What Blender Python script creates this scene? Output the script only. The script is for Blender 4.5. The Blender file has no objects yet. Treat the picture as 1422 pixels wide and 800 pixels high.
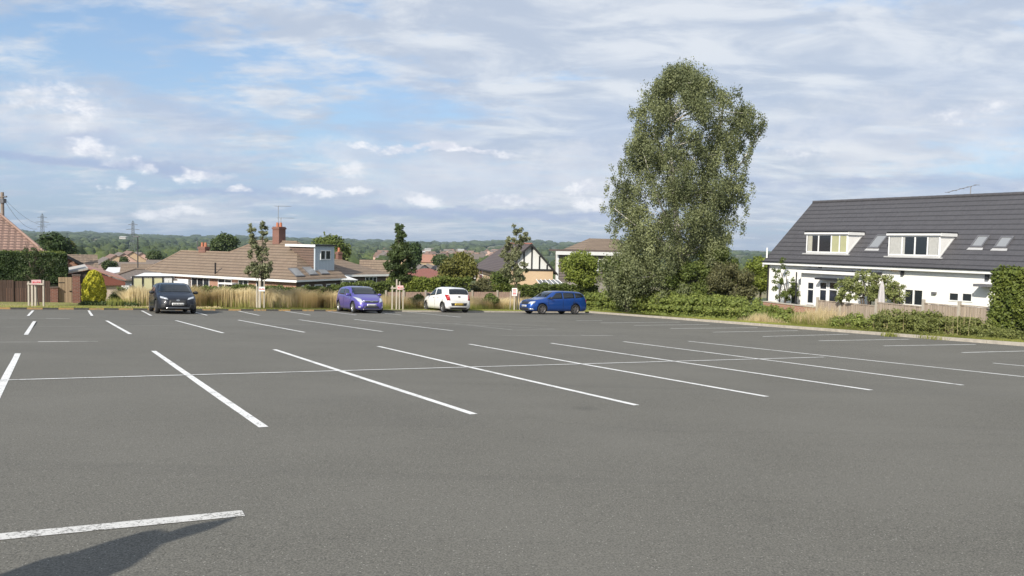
import bpy, bmesh, math, random
import numpy as np
from mathutils import Vector, Matrix
from mathutils.bvhtree import BVHTree
random.seed(7)
SC = bpy.context.scene
COL = SC.collection
R = math.radians
# ------------------------------------------------------------------ camera model (fitted to the bay grid)
F_PX, PITCH, ROLL, CAMH, SLOPE = 1123.56, .0547, .0221, 1.4656, .0571
YAW = .5158
CY, SY = math.cos(YAW), math.sin(YAW)
KERB_B = 45.6
def ray(u, v):
    x = u-711; y = -(v-400.)
    c, s = math.cos(ROLL), math.sin(ROLL); x, y = c*x-s*y, s*x+c*y
    a, b = x/F_PX, y/F_PX
    c, s = math.cos(PITCH), math.sin(PITCH)
    return a, c+s*b, -s+c*b
def at(u, v, Y):
    a, b, c = ray(u, v); t = Y/b; return Vector((a*t, Y, CAMH+c*t))
def gnd(u, v):
    a, b, c = ray(u, v); t = -CAMH/(c+SLOPE*b); return Vector((a*t, b*t, CAMH+c*t))
def ab(a, b):            # bay-grid coordinates -> world xy
    return (CY*a-SY*b, SY*a+CY*b)
def to_ab(x, y): return (CY*x+SY*y, -SY*x+CY*y)
def PB(u, v, b0):        # pixel on the vertical plane b = b0, as grid (a, b, z)
    a, b, c = ray(u, v); t = b0/(-SY*a+CY*b)
    return Vector(((CY*a+SY*b)*t, b0, CAMH+c*t))
def smooth(t): t = np.clip(t, 0, 1); return t*t*(3-2*t)
RK0, RK1 = Vector((5.34, 55.56)), Vector((16.65, 26.12))
RKD = (RK1-RK0).normalized(); RKN = Vector((-RKD.y, RKD.x))    # normal away from the car park
if RKN.x < 0: RKN = -RKN
def rk(t, off):          # along the right-hand kerb
    p = RK0+RKD*t+RKN*off; return (p.x, p.y)
FR = [0, 100, 200, 350, 600, 1200, 2000, 3200, 4600, 6000, 9500]
FZ = [-7, -7, -10, -12.5, -16, -19, -18, -11, -2, 8, 6]
def terrain(x, y):
    x = np.asarray(x, float); y = np.asarray(y, float)
    b = -SY*x+CY*y
    near = -SLOPE*np.maximum(y, -25) - .035*np.maximum(0, b-54)
    r = np.hypot(x, y)
    far = np.interp(r, FR, FZ)
    az = np.arctan2(x, y)
    amp = smooth((r-1500)/3500)
    far = far + amp*(7*np.sin(az*9+1.2)+6*np.sin(az*17+.5)+3*np.sin(az*41+2)-28*smooth((az-.02)/.5)+6*smooth((-.25-az)/.3))
    far = far + smooth((r-300)/900)*1.5*np.sin(x*.006+1)*np.cos(y*.004)
    w = smooth((r-85)/110)
    return near*(1-w)+far*w
def G(x, y):
    b = -SY*x+CY*y
    base = float(terrain(x, y))
    return base+.09
# ------------------------------------------------------------------ object helpers
def setp(o, label=None, cat=None, group=None, kind=None):
    if label: o['label'] = label
    if cat: o['category'] = cat
    if group: o['group'] = group
    if kind: o['kind'] = kind
    return o
def thing(name, label, cat, loc=(0, 0, 0), rz=0, group=None, rot=None):
    o = bpy.data.objects.new(name, None); COL.objects.link(o); o.empty_display_size = .3
    o.location = loc; o.rotation_euler = rot if rot else (0, 0, rz)
    return setp(o, label, cat, group)
def copy_tree(o, parent=None):
    c = o.copy(); COL.objects.link(c)
    if parent: c.parent = parent
    for ch in [k for k in bpy.data.objects if k.parent == o]: copy_tree(ch, c)
    return c
def mesh_np(name, V, Fs, mat, parent=None, tone=None, smoothf=False, tris=False):
    me = bpy.data.meshes.new(name)
    V = np.asarray(V, np.float32); Fs = np.asarray(Fs, np.int32); k = Fs.shape[1]
    me.vertices.add(len(V)); me.vertices.foreach_set('co', V.ravel())
    me.loops.add(Fs.size); me.loops.foreach_set('vertex_index', Fs.ravel())
    me.polygons.add(len(Fs)); me.polygons.foreach_set('loop_start', np.arange(0, Fs.size, k, dtype=np.int32))
    me.polygons.foreach_set('loop_total', np.full(len(Fs), k, np.int32))
    if smoothf: me.polygons.foreach_set('use_smooth', np.ones(len(Fs), bool))
    me.update(calc_edges=True)
    if tone is not None:
        a = me.attributes.new('tone', 'FLOAT', 'FACE'); a.data.foreach_set('value', np.asarray(tone, np.float32))
    me.materials.append(mat)
    o = bpy.data.objects.new(name, me); COL.objects.link(o); o.parent = parent
    return o
class MB:
    """collects shapes for ONE mesh"""
    def __init__(s): s.v = []; s.f = []; s.m = []; s.sm = []
    def add(s, vs, fs, mi=0, sm=False):
        n = len(s.v); s.v += [tuple(p) for p in vs]
        for f in fs: s.f.append([n+i for i in f]); s.m.append(mi); s.sm.append(sm)
        return s
    def box(s, x0, x1, y0, y1, z0, z1, mi=0, M=None):
        vs = [Vector(p) for p in ((x0,y0,z0),(x1,y0,z0),(x1,y1,z0),(x0,y1,z0),(x0,y0,z1),(x1,y0,z1),(x1,y1,z1),(x0,y1,z1))]
        if M: vs = [M@p for p in vs]
        return s.add(vs, [(0,3,2,1),(4,5,6,7),(0,1,5,4),(1,2,6,5),(2,3,7,6),(3,0,4,7)], mi)
    def prism(s, pts, h, mi=0):
        """slab: polygon pts (3-D, planar) extruded by vector h"""
        h = Vector(h); n = len(pts); P = [Vector(p) for p in pts]; Q = [p+h for p in P]
        fs = [tuple(range(n)), tuple(reversed(range(n, 2*n)))]+[(i, n+i, n+(i+1) % n, (i+1) % n) for i in range(n)]
        nrm = (P[1]-P[0]).cross(P[2]-P[0])
        if nrm.dot(h) > 0: fs = [tuple(reversed(f)) for f in fs]
        return s.add(P+Q, fs, mi)
    def tube(s, pts, rad, n=6, mi=0, cap=True, sm=True):
        pts = [Vector(p) for p in pts]; rad = rad if isinstance(rad, (list, tuple)) else [rad]*len(pts)
        rings = []
        for i, p in enumerate(pts):
            d = (pts[min(i+1, len(pts)-1)]-pts[max(i-1, 0)]).normalized()
            a = d.cross(Vector((0, 0, 1)) if abs(d.z) < .9 else Vector((1, 0, 0))).normalized(); b = d.cross(a)
            rings += [p+(a*math.cos(2*math.pi*k/n)+b*math.sin(2*math.pi*k/n))*rad[i] for k in range(n)]
        fs = [(i*n+k, i*n+(k+1) % n, (i+1)*n+(k+1) % n, (i+1)*n+k) for i in range(len(pts)-1) for k in range(n)]
        s.add(rings, fs, mi, sm)
        if cap:
            s.add(rings[:n], [tuple(reversed(range(n)))], mi); s.add(rings[-n:], [tuple(range(n))], mi)
        return s
    def build(s, name, mats, parent=None, recalc=True, kind=None, bevel=0):
        me = bpy.data.meshes.new(name); me.from_pydata(s.v, [], s.f)
        for m in (mats if isinstance(mats, (list, tuple)) else [mats]): me.materials.append(m)
        me.polygons.foreach_set('material_index', s.m); me.polygons.foreach_set('use_smooth', s.sm)
        if recalc or bevel:
            bm = bmesh.new(); bm.from_mesh(me)
            bmesh.ops.recalc_face_normals(bm, faces=bm.faces)
            if bevel: 
                bmesh.ops.remove_doubles(bm, verts=bm.verts, dist=1e-4)
                bmesh.ops.bevel(bm, geom=[e for e in bm.edges if e.is_manifold and e.calc_face_angle(0) > .6], offset=bevel, segments=2, profile=.6, affect='EDGES')
            bm.to_mesh(me); bm.free()
        uv = me.uv_layers.new(name='UVMap').data
        zz = Vector((0, 0, 1))
        for p in me.polygons:
            n = p.normal
            e = zz.cross(n)
            e = e.normalized() if e.length > .05 else Vector((1, 0, 0))
            t = n.cross(e)
            for li in p.loop_indices:
                c = me.vertices[me.loops[li].vertex_index].co
                uv[li].uv = (c.dot(e), c.dot(t))
        o = bpy.data.objects.new(name, me); COL.objects.link(o); o.parent = parent
        if kind: o['kind'] = kind
        return o
def box(name, parent, mat, x0, x1, y0, y1, z0, z1, bevel=0):
    return MB().box(x0, x1, y0, y1, z0, z1).build(name, mat, parent, bevel=bevel)
# ------------------------------------------------------------------ materials
MATS = {}
class NT:
    def __init__(s, name):
        s.m = bpy.data.materials.new(name); s.m.use_nodes = True; s.t = s.m.node_tree; s.n = s.t.nodes; s.b = s.n['Principled BSDF']
        s.out = s.n['Material Output']
    def nd(s, ty, ins=None, **kw):
        n = s.n.new(ty)
        for k, v in kw.items(): setattr(n, k, v)
        for k, v in (ins or {}).items():
            if hasattr(v, 'is_output') or isinstance(v, bpy.types.NodeSocket): s.t.links.new(v, n.inputs[k])
            else: n.inputs[k].default_value = v
        return n
    def lk(s, a, b): s.t.links.new(a, b)
    def math(s, op, a, b=0., c=None, clamp=False):
        n = s.n.new('ShaderNodeMath'); n.operation = op; n.use_clamp = clamp
        for i, v in enumerate([a, b]+([c] if c is not None else [])):
            if isinstance(v, bpy.types.NodeSocket): s.lk(v, n.inputs[i])
            else: n.inputs[i].default_value = v
        return n.outputs[0]
    def noise(s, scale, detail=3., rough=.6, vec=None, dist=0.):
        n = s.nd('ShaderNodeTexNoise', {'Scale': scale, 'Detail': detail, 'Roughness': rough, 'Distortion': dist})
        if vec is not None: s.lk(vec, n.inputs['Vector'])
        return n.outputs['Fac']
    def ramp(s, fac, stops):
        n = s.n.new('ShaderNodeValToRGB'); e = n.color_ramp.elements
        e[0].position, e[0].color = stops[0][0], (*stops[0][1], 1); e[1].position, e[1].color = stops[-1][0], (*stops[-1][1], 1)
        for p, c in stops[1:-1]:
            k = e.new(p); k.color = (*c, 1)
        s.lk(fac, n.inputs[0]); return n.outputs[0]
    def fr(s, fac, lo, hi):
        n = s.nd('ShaderNodeMapRange', {'From Min': lo, 'From Max': hi}); n.clamp = True; s.lk(fac, n.inputs[0]); return n.outputs[0]
    def mix(s, f, a, b, ty='MIX'):
        n = s.n.new('ShaderNodeMix'); n.data_type = 'RGBA'; n.blend_type = ty
        for i, v in ((0, f), (6, a), (7, b)):
            if isinstance(v, bpy.types.NodeSocket): s.lk(v, n.inputs[i])
            else: n.inputs[i].default_value = v if i == 0 else (*v, 1)
        return n.outputs[2]
    def bump(s, h, strength=.5, dist=.02):
        n = s.nd('ShaderNodeBump', {'Strength': strength, 'Distance': dist, 'Height': h}); s.lk(n.outputs[0], s.b.inputs['Normal'])
    def set(s, col=None, rough=None, **kw):
        if col is not None:
            if isinstance(col, bpy.types.NodeSocket): s.lk(col, s.b.inputs['Base Color'])
            else: s.b.inputs['Base Color'].default_value = (*col, 1)
        if rough is not None:
            if isinstance(rough, bpy.types.NodeSocket): s.lk(rough, s.b.inputs['Roughness'])
            else: s.b.inputs['Roughness'].default_value = rough
        for k, v in kw.items(): s.b.inputs[k.replace('_', ' ')].default_value = v
        return s.m
    def obj(s): return s.nd('ShaderNodeTexCoord').outputs['Object']
    def uv(s): return s.nd('ShaderNodeTexCoord').outputs['UV']
def plain(name, col, rough=.6, vary=.12, scale=6., **kw):
    if name in MATS: return MATS[name]
    t = NT(name); n = t.noise(scale, 5., .65, t.obj())
    c = t.mix(t.fr(n, .3, .7), tuple(x*(1-vary) for x in col), tuple(min(1, x*(1+vary)) for x in col))
    MATS[name] = t.set(c, rough, **kw); return MATS[name]
def brick(name, c1, c2, mortar=(.45, .42, .38)):
    t = NT(name); uv = t.uv()
    b = t.nd('ShaderNodeTexBrick', {'Vector': uv, 'Color1': (*c1, 1), 'Color2': (*c2, 1), 'Mortar': (*mortar, 1), 'Scale': 1., 'Mortar Size': .008, 'Brick Width': .225, 'Row Height': .075, 'Bias': -.1})
    c = t.mix(t.math('MULTIPLY', t.noise(1.3, 5., .7, t.obj()), .5), b.outputs[0], tuple(x*.55 for x in c1))
    t.bump(b.outputs[1], -.4, .01)
    return t.set(c, .85)
def tiles(name, c1, c2, row=.33, colw=.3, line=.35, moss=(.2, .17, .1), mossamt=.35, colgap=.012, rough=.8, bumpd=.03, offset=.5, lap_shade_amt=.85):
    """lapped roof tiles: saw-tooth courses up the slope, joints along it"""
    t = NT(name); uv = t.uv(); sp = t.nd('ShaderNodeSeparateXYZ', {0: uv})
    wob = t.math('MULTIPLY', t.noise(.8, 2., .5, t.obj()), .05)
    vv = t.math('DIVIDE', t.math('ADD', sp.outputs[1], wob), row); fr = t.math('FRACT', vv)
    b = t.nd('ShaderNodeTexBrick', {'Vector': uv, 'Color1': (*c1, 1), 'Color2': (*c2, 1), 'Mortar': (*[x*line for x in c1], 1), 'Scale': 1., 'Mortar Size': colgap, 'Brick Width': colw, 'Row Height': row, 'Bias': 0.})
    b.offset = offset
    c = b.outputs[0]
    c = t.mix(t.math('MULTIPLY', t.fr(t.noise(.6, 6., .7, t.obj()), .45, .75), mossamt), c, moss)
    c = t.mix(t.fr(t.noise(9., 4., .7, t.obj()), .2, .9), c, tuple(x*1.25 for x in c2))
    gap = t.fr(fr, .72, .96)  # dark stripe under each lap: shade between courses put into the colour
    c = t.mix(t.math('MULTIPLY', gap, lap_shade_amt), c, tuple(x*.25 for x in c1))
    h = t.math('SUBTRACT', 1., fr)
    cx = t.math('PINGPONG', t.math('DIVIDE', sp.outputs[0], colw), .5)
    h = t.math('ADD', h, t.math('MULTIPLY', cx, .5))
    t.bump(h, 1., bumpd)
    return t.set(c, rough)
def foliage(name, dark, light, trans=.3, rough=.55, third=None):
    t = NT(name)
    a = t.nd('ShaderNodeAttribute', attribute_name='tone').outputs['Fac']
    big = t.noise(.55, 3., .6, t.obj())
    f = t.math('ADD', t.math('MULTIPLY', a, .75), t.math('MULTIPLY', t.fr(big, .3, .7), .25))
    c = t.ramp(f, [(0., dark), (.55, tuple((x+y)/2 for x, y in zip(dark, light))), (1., light)] if third is None else [(0., dark), (.5, light), (.86, light), (1., third)])
    t.set(c, rough, **{'Specular_IOR_Level': .3})
    tr = t.nd('ShaderNodeBsdfTranslucent'); t.lk(c, tr.inputs[0])
    mx = t.nd('ShaderNodeMixShader', {0: trans, 1: t.b.outputs[0], 2: tr.outputs[0]})
    t.lk(mx.outputs[0], t.out.inputs[0])
    return t.m
# asphalt ---------------------------------------------------------------
def asphalt_nodes(t):
    o = t.obj()
    fine = t.noise(85., 4., .8, o); mid = t.noise(26., 4., .65, o); big = t.noise(.35, 5., .6, o); big2 = t.noise(.07, 4., .6, o, .6)
    c = t.mix(t.fr(fine, .36, .64), (.042, .041, .036), (.222, .213, .182))
    c = t.mix(t.math('MULTIPLY', t.fr(mid, .35, .7), .30), c, (.155, .150, .131))
    c = t.mix(t.math('MULTIPLY', t.fr(big, .35, .75), .45), c, (.190, .183, .160))
    c = t.mix(t.math('MULTIPLY', t.fr(big2, .5, .8), .5), c, (.074, .073, .071))
    vo = t.nd('ShaderNodeTexVoronoi', {'Vector': o, 'Scale': 55., 'Randomness': 1.}); st = t.math('LESS_THAN', vo.outputs['Distance'], .2)
    rnd = t.math('GREATER_THAN', t.nd('ShaderNodeSeparateColor', {0: vo.outputs['Color']}).outputs[0], .86)
    c = t.mix(t.math('MULTIPLY', t.math('MULTIPLY', st, rnd), .7), c, (.50, .48, .43))
    sx = t.nd('ShaderNodeMapping', {'Vector': o, 'Rotation': (0, 0, -YAW), 'Scale': (.12, 2.2, 1)}).outputs[0]; trk = t.noise(1., 3., .6, sx)
    c = t.mix(t.math('MULTIPLY', t.fr(trk, .52, .76), .14), c, (.068, .067, .064))
    wv = t.noise(.9, 4., .6, o); mv = t.nd('ShaderNodeVectorMath', {0: o, 1: t.nd('ShaderNodeCombineXYZ', {0: t.math('MULTIPLY', wv, 2.2), 1: t.math('MULTIPLY', mid, .25)}).outputs[0]}).outputs[0]
    ck = t.nd('ShaderNodeTexVoronoi', {'Vector': mv, 'Scale': .085, 'Randomness': 1.}, feature='DISTANCE_TO_EDGE').outputs['Distance']
    c = t.mix(t.math('MULTIPLY', t.fr(ck, .0018, .0), .16), c, (.045, .044, .042))
    # oil spots
    v2 = t.nd('ShaderNodeTexVoronoi', {'Vector': o, 'Scale': .42, 'Randomness': 1.})
    sp = t.fr(t.math('ADD', v2.outputs['Distance'], t.math('MULTIPLY', mid, .12)), .16, .09)
    c = t.mix(t.math('MULTIPLY', sp, .30), c, (.05, .05, .048))
    return c, fine, mid, o
t = NT('asphalt'); c, fine, mid, o = asphalt_nodes(t); t.bump(t.math('ADD', fine, t.math('MULTIPLY', mid, .6)), .6, .006); ASPH = t.set(c, .9, Specular_IOR_Level=.25)
def paint(name, white, lo, hi):
    t = NT(name); c, fine, mid, o = asphalt_nodes(t)
    w = t.math('ADD', t.math('MULTIPLY', t.noise(45., 4., .8, o), .75), t.math('MULTIPLY', t.noise(3.5, 4., .6, o), .35))
    c2 = t.mix(t.fr(w, lo, hi), white, c); t.bump(fine, .5, .004); return t.set(c2, .75)
PAINT = paint('road_paint', (.76, .76, .74), .565, .70)
PAINT_WORN = paint('worn_road_paint', (.62, .61, .58), .55, .64)
PAINT_OLD = paint('faded_road_paint', (.34, .33, .31), .50, .62)
t = NT('ground_grass'); o = t.obj()
c = t.mix(t.fr(t.noise(1.2, 5., .7, o), .3, .7), (.15, .18, .04), (.34, .30, .12)); c = t.mix(t.fr(t.noise(30., 4., .7, o), .3, .8), c, (.24, .26, .07)); t.bump(t.noise(60., 3., .6, o), .8, .05); GRASS = t.set(c, .9)
t = NT('land'); o = t.obj()
vo = t.nd('ShaderNodeTexVoronoi', {'Vector': t.nd('ShaderNodeMapping', {'Vector': o, 'Scale': (.0035, .0022, 1)}).outputs[0], 'Scale': 1.})
r_ = t.nd('ShaderNodeSeparateColor', {0: vo.outputs['Color']}).outputs[0]
c = t.ramp(r_, [(0., (.035, .055, .018)), (.35, (.07, .095, .03)), (.62, (.10, .12, .04)), (.74, (.30, .25, .13)), (1., (.38, .32, .19))])
c = t.mix(t.fr(t.noise(.02, 6., .7, o), .35, .65), c, (.03, .05, .018)); LAND = t.set(c, .95)
WHITE_UPVC = plain('white_upvc', (.78, .78, .77), .35, .03)
RENDER = plain('white_render', (.78, .77, .74), .85, .07, 1.1)
SEALANT = plain('black_plastic', (.02, .02, .022), .4, .1)
FASCIA = plain('white_fascia', (.74, .74, .72), .5, .06)
GREYPIPE = plain('grey_plastic', (.12, .12, .13), .5, .1)
def glassmat(name, col, rough=.06):
    t = NT(name); return t.set(col, rough, Specular_IOR_Level=.7)
GLASS = glassmat('window_glass', (.02, .025, .03))
CARGLASS = glassmat('car_glass', (.012, .016, .02), .04)
CURTAIN = plain('curtain', (.40, .39, .33), .8, .15, 12.)
BLIND = plain('yellow_blind', (.38, .38, .22), .8, .06, 3.)
BR_RED = brick('red_brick', (.23, .085, .058), (.15, .062, .048), (.30, .26, .22))
BR_BROWN = brick('brown_brick', (.11, .07, .055), (.14, .085, .065), (.2, .18, .16))
BR_ORANGE = brick('orange_brick', (.42, .20, .12), (.34, .15, .09))
BR_BUFF = brick('buff_brick', (.66, .47, .29), (.60, .43, .27), (.60, .5, .36))
T_BROWN = tiles('brown_tiles', (.150, .108, .074), (.215, .16, .115), row=.40, colw=.30, line=.6, mossamt=.5, moss=(.17, .14, .095), bumpd=.05)
T_PINK = tiles('pink_pantiles', (.25, .155, .125), (.31, .20, .155), row=.36, colw=.36, line=.15, mossamt=.25, colgap=.08, bumpd=.05, offset=0.)
T_SLATE = tiles('dark_slate_tiles', (.056, .054, .059), (.068, .066, .071), row=.34, colw=.33, line=.8, mossamt=.12, moss=(.10, .095, .085), colgap=.002, rough=.6)
T_GREYP = tiles('purple_grey_tiles', (.085, .068, .068), (.10, .08, .078), row=.25, colw=.2, line=.6, mossamt=.2)
T_RED = tiles('red_tiles', (.27, .10, .075), (.23, .09, .07), row=.3, colw=.25, line=.6, mossamt=.15)
T_ORANGE = tiles('orange_tiles', (.42, .21, .15), (.37, .19, .13), row=.3, colw=.25, line=.6, mossamt=.1)
T_DKBROWN = tiles('hanging_tiles', (.105, .07, .055), (.13, .085, .065), row=.2, colw=.18, line=.6, mossamt=.1)
T_GREYB = tiles('grey_brown_tiles', (.15, .125, .11), (.18, .15, .13), row=.3, colw=.25, line=.7, mossamt=.3)
def wood(name, c1, c2, board=.12):
    t = NT(name); uv = t.uv(); sp = t.nd('ShaderNodeSeparateXYZ', {0: uv})
    fr = t.math('FRACT', t.math('DIVIDE', sp.outputs[0], board)); cell = t.math('FLOOR', t.math('DIVIDE', sp.outputs[0], board))
    wn = t.nd('ShaderNodeTexWhiteNoise', noise_dimensions='1D'); t.lk(cell, wn.inputs['W'])
    grain = t.noise(1., 5., .7, t.nd('ShaderNodeMapping', {'Vector': t.obj(), 'Scale': (14, 14, 1.5)}).outputs[0])
    c = t.mix(t.math('ADD', t.math('MULTIPLY', wn.outputs[0], .5), t.math('MULTIPLY', grain, .5)), c1, c2)
    c = t.mix(t.math('LESS_THAN', fr, .07), c, tuple(x*.3 for x in c1))
    t.bump(fr, .5, .02); return t.set(c, .85)
W_FENCE = wood('weathered_fence_wood', (0.290, 0.231, 0.179), (0.464, 0.378, 0.297))
W_BROWN = wood('brown_stained_wood', (.055, .034, .026), (.10, .06, .045))
W_GATE = wood('plain_gate_wood', (.26, .19, .12), (.38, .28, .18), .16)
W_STAKE = plain('stake_wood', (.40, .36, .30), .85, .2, 20.)
BARK = plain('brown_bark', (.10, .08, .06), .9, .3, 8.)
BIRCHBARK = plain('birch_bark', (.50, .47, .43), .8, .35, 5.)
CONC = plain('kerb_concrete', (.42, .38, .32), .9, .2, 5.)
# foliage kinds
FL_BIRCH = foliage('birch_leaves', (.075, .095, .042), (.36, .39, .19), .38, .5)
FL_DARK = foliage('dark_leaves', (0.032, 0.052, 0.017), (0.102, 0.138, 0.046), .2)
FL_MID = foliage('mid_leaves', (0.058, 0.087, 0.020), (0.203, 0.246, 0.065), .3)
FL_LIGHT = foliage('light_leaves', (0.102, 0.145, 0.026), (0.348, 0.392, 0.080), .35)
FL_GREY = foliage('grey_green_leaves', (0.072, 0.087, 0.036), (0.217, 0.232, 0.123), .25, third=(0.435, 0.435, 0.319))
FL_OLIVE = foliage('olive_leaves', (0.080, 0.087, 0.020), (0.246, 0.239, 0.058), .3)
FL_GOLD = foliage('golden_leaves', (.34, .32, .02), (.78, .74, .10), .3)
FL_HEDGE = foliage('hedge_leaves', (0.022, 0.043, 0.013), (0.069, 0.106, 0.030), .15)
FL_HEDGETOP = foliage('sunny_hedge_leaves', (0.072, 0.109, 0.022), (0.189, 0.217, 0.043), .2)  # sunlit tone of the left hedge's top, and plain green of other hedges
FL_BRAMBLE = foliage('bramble_leaves', (0.065, 0.102, 0.020), (0.246, 0.290, 0.072), .3, third=(0.435, 0.392, 0.174))
FL_RUSSET = foliage('russet_leaves', (.07, .075, .032), (.20, .19, .085), .25)
FL_APPLE = foliage('apple_leaves', (.08, .11, .03), (.27, .30, .11), .35, third=(.42, .34, .22))
FL_WEED = foliage('weed_leaves', (0.072, 0.094, 0.023), (0.210, 0.232, 0.072), .3, third=(0.377, 0.290, 0.160))
G_STRAW = foliage('straw_grass', (.50, .40, .21), (.86, .74, .48), .38, .8)
G_GREEN = foliage('green_grass', (.14, .17, .035), (.42, .42, .12), .35, .8)
# ------------------------------------------------------------------ foliage geometry
def leafcloud(name, parent, mat, clumps, n, size, seed, core=.55, droop=0., up=.0, jit=.35, ctw=.45):
    """n leaf faces spread through ellipsoid clumps (cx,cy,cz,rx,ry,rz) + a small dark inner body for each clump"""
    rg = np.random.default_rng(seed); C = np.array(clumps, float)
    w = (C[:, 3]*C[:, 4]*C[:, 5])**(2/3); idx = rg.choice(len(C), n, p=w/w.sum())
    d = rg.normal(size=(n, 3)); d /= np.linalg.norm(d, axis=1)[:, None]
    rad = rg.random(n)**.33*(1+jit*rg.normal(size=n)*.35)
    rad = np.clip(rad, .25, 1.35)
    P = C[idx, :3]+d*C[idx, 3:6]*rad[:, None]
    nr = d*.9+rg.normal(size=(n, 3))*.75; nr[:, 2] += up; nr /= np.linalg.norm(nr, axis=1)[:, None]
    t = np.cross(nr, rg.normal(size=(n, 3))); t[:, 2] -= droop; t -= nr*(t*nr).sum(1)[:, None]; t /= np.linalg.norm(t, axis=1)[:, None]
    b = np.cross(nr, t)
    s = size*(.6+.8*rg.random(n))[:, None]
    V = np.stack([P-t*s*.6, P+b*s*.34+t*s*.05, P+t*s*.6, P-b*s*.34+t*s*.05], 1).reshape(-1, 3)
    Fq = np.arange(4*n).reshape(-1, 4)
    ct = rg.random(len(C)); tone = np.clip(ctw*ct[idx]+(1-ctw)*rg.random(n), 0, 1)
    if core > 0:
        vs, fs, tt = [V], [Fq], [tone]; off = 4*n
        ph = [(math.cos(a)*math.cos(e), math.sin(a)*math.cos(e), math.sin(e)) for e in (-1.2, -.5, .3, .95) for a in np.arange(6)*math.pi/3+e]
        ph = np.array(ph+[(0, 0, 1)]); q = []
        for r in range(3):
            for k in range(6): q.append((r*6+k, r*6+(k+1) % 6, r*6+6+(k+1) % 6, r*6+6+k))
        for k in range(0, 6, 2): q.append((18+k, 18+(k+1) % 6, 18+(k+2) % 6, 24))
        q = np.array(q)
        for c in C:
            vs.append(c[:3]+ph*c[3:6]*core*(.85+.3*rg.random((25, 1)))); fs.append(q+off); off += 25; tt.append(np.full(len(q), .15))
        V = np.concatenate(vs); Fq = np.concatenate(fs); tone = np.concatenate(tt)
    return mesh_np(name, V, Fq, mat, parent, tone)
def leafbox(name, parent, mat, L, D, h0, h1, n, size, seed, base=0., drop=0., rough=.09, open_=.22, top=None, sgn=1):
    """clipped hedge: leaves over the faces of a box x 0..L, y 0..D, height h0->h1, ground falling by drop"""
    rg = np.random.default_rng(seed); aF, aT, aS = L*(h0+h1)/2, L*D, D*(h0+h1)/2; q = rg.random(n)*(aF*1.6+aT*1.2+aS*2); u = rg.random(n); v = rg.random(n); w = rg.random(n)
    fr = q < aF*1.3; tp = (~fr) & (q < aF*1.3+aT*1.2); bk = (~fr) & (~tp) & (q < aF*1.6+aT*1.2); sd = ~(fr | tp | bk); lf = sd & (w < .5)
    x = np.where(sd, np.where(lf, 0, L), u*L); f = x/L; H_ = h0+(h1-h0)*f; y = np.where(fr, 0, np.where(bk, D, v*D)); z = np.where(tp, H_, v*H_)
    y = np.where(sd, u*D, y)
    nx = np.where(sd, np.where(lf, -1, 1), 0.); ny = np.where(fr, -1., np.where(bk, 1., 0)); nz = np.where(tp, 1., 0)
    bumpy = rough*(np.sin(x*3.1+z*2.3+seed)+np.sin(x*7.3-y*4+z*5.1)*.6+np.sin(z*9+x*11)*.4+np.sin(x*1.1+seed*2)*.8)+rough*.5*rg.normal(size=n)-open_*rg.random(n)**1.5
    P = np.stack([x+nx*bumpy, y+ny*bumpy, z+nz*bumpy+base-(base*0)+drop*f], 1)
    nr = np.stack([nx, ny, nz], 1)*.7+rg.normal(size=(n, 3))*.7; nr[:, 2] += .25; nr /= np.linalg.norm(nr, axis=1)[:, None]
    t = np.cross(nr, rg.normal(size=(n, 3))); t /= np.linalg.norm(t, axis=1)[:, None]; b = np.cross(nr, t); s = size*(.6+.8*rg.random(n))[:, None]
    P[:, 1] *= sgn; V = np.stack([P-t*s*.6, P+b*s*.38, P+t*s*.6, P-b*s*.38], 1).reshape(-1, 3)
    tone = np.clip(.5*rg.random(n)+.5*(.5+.5*np.sin(x*2.3+z*1.7+seed)*np.cos(x*5.1-z*2.9)), 0, 1)
    o = mesh_np(name, V, np.arange(4*n).reshape(-1, 4), mat, parent, tone)
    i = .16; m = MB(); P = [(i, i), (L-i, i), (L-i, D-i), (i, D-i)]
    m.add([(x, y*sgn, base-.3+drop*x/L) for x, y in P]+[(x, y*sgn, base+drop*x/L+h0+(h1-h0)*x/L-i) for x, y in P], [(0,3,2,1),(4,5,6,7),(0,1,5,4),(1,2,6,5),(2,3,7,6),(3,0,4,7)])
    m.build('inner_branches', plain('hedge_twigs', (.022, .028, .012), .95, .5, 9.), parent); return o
def boxclumps(x0, x1, y0, y1, z0, z1, r, seed, jitter=.25):
    rg = random.Random(seed); out = []
    nx, ny, nz = [max(1, round((q-p)/(r*1.1))) for p, q in ((x0, x1), (y0, y1), (z0, z1))]
    for i in range(nx):
        for j in range(ny):
            for k in range(nz):
                f = lambda p, q, m, i: p+(q-p)*(i+.5)/m
                out.append((f(x0, x1, nx, i)+rg.uniform(-1, 1)*r*jitter, f(y0, y1, ny, j)+rg.uniform(-1, 1)*r*jitter, f(z0, z1, nz, k)+rg.uniform(-1, 1)*r*jitter, r, r, r*.9))
    return out
def ballclumps(cx, cy, cz, rx, ry, rz, n, r, seed, shell=.55):
    rg = random.Random(seed); out = []
    for _ in range(n):
        while True:
            p = [rg.uniform(-1, 1) for _ in range(3)]; q = math.sqrt(sum(x*x for x in p))
            if shell*.6 < q < 1: break
        k = r*rg.uniform(.7, 1.3)
        out.append((cx+p[0]*(rx-r*.6), cy+p[1]*(ry-r*.6), cz+p[2]*(rz-r*.6), k, k, k*.85))
    return out
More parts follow.
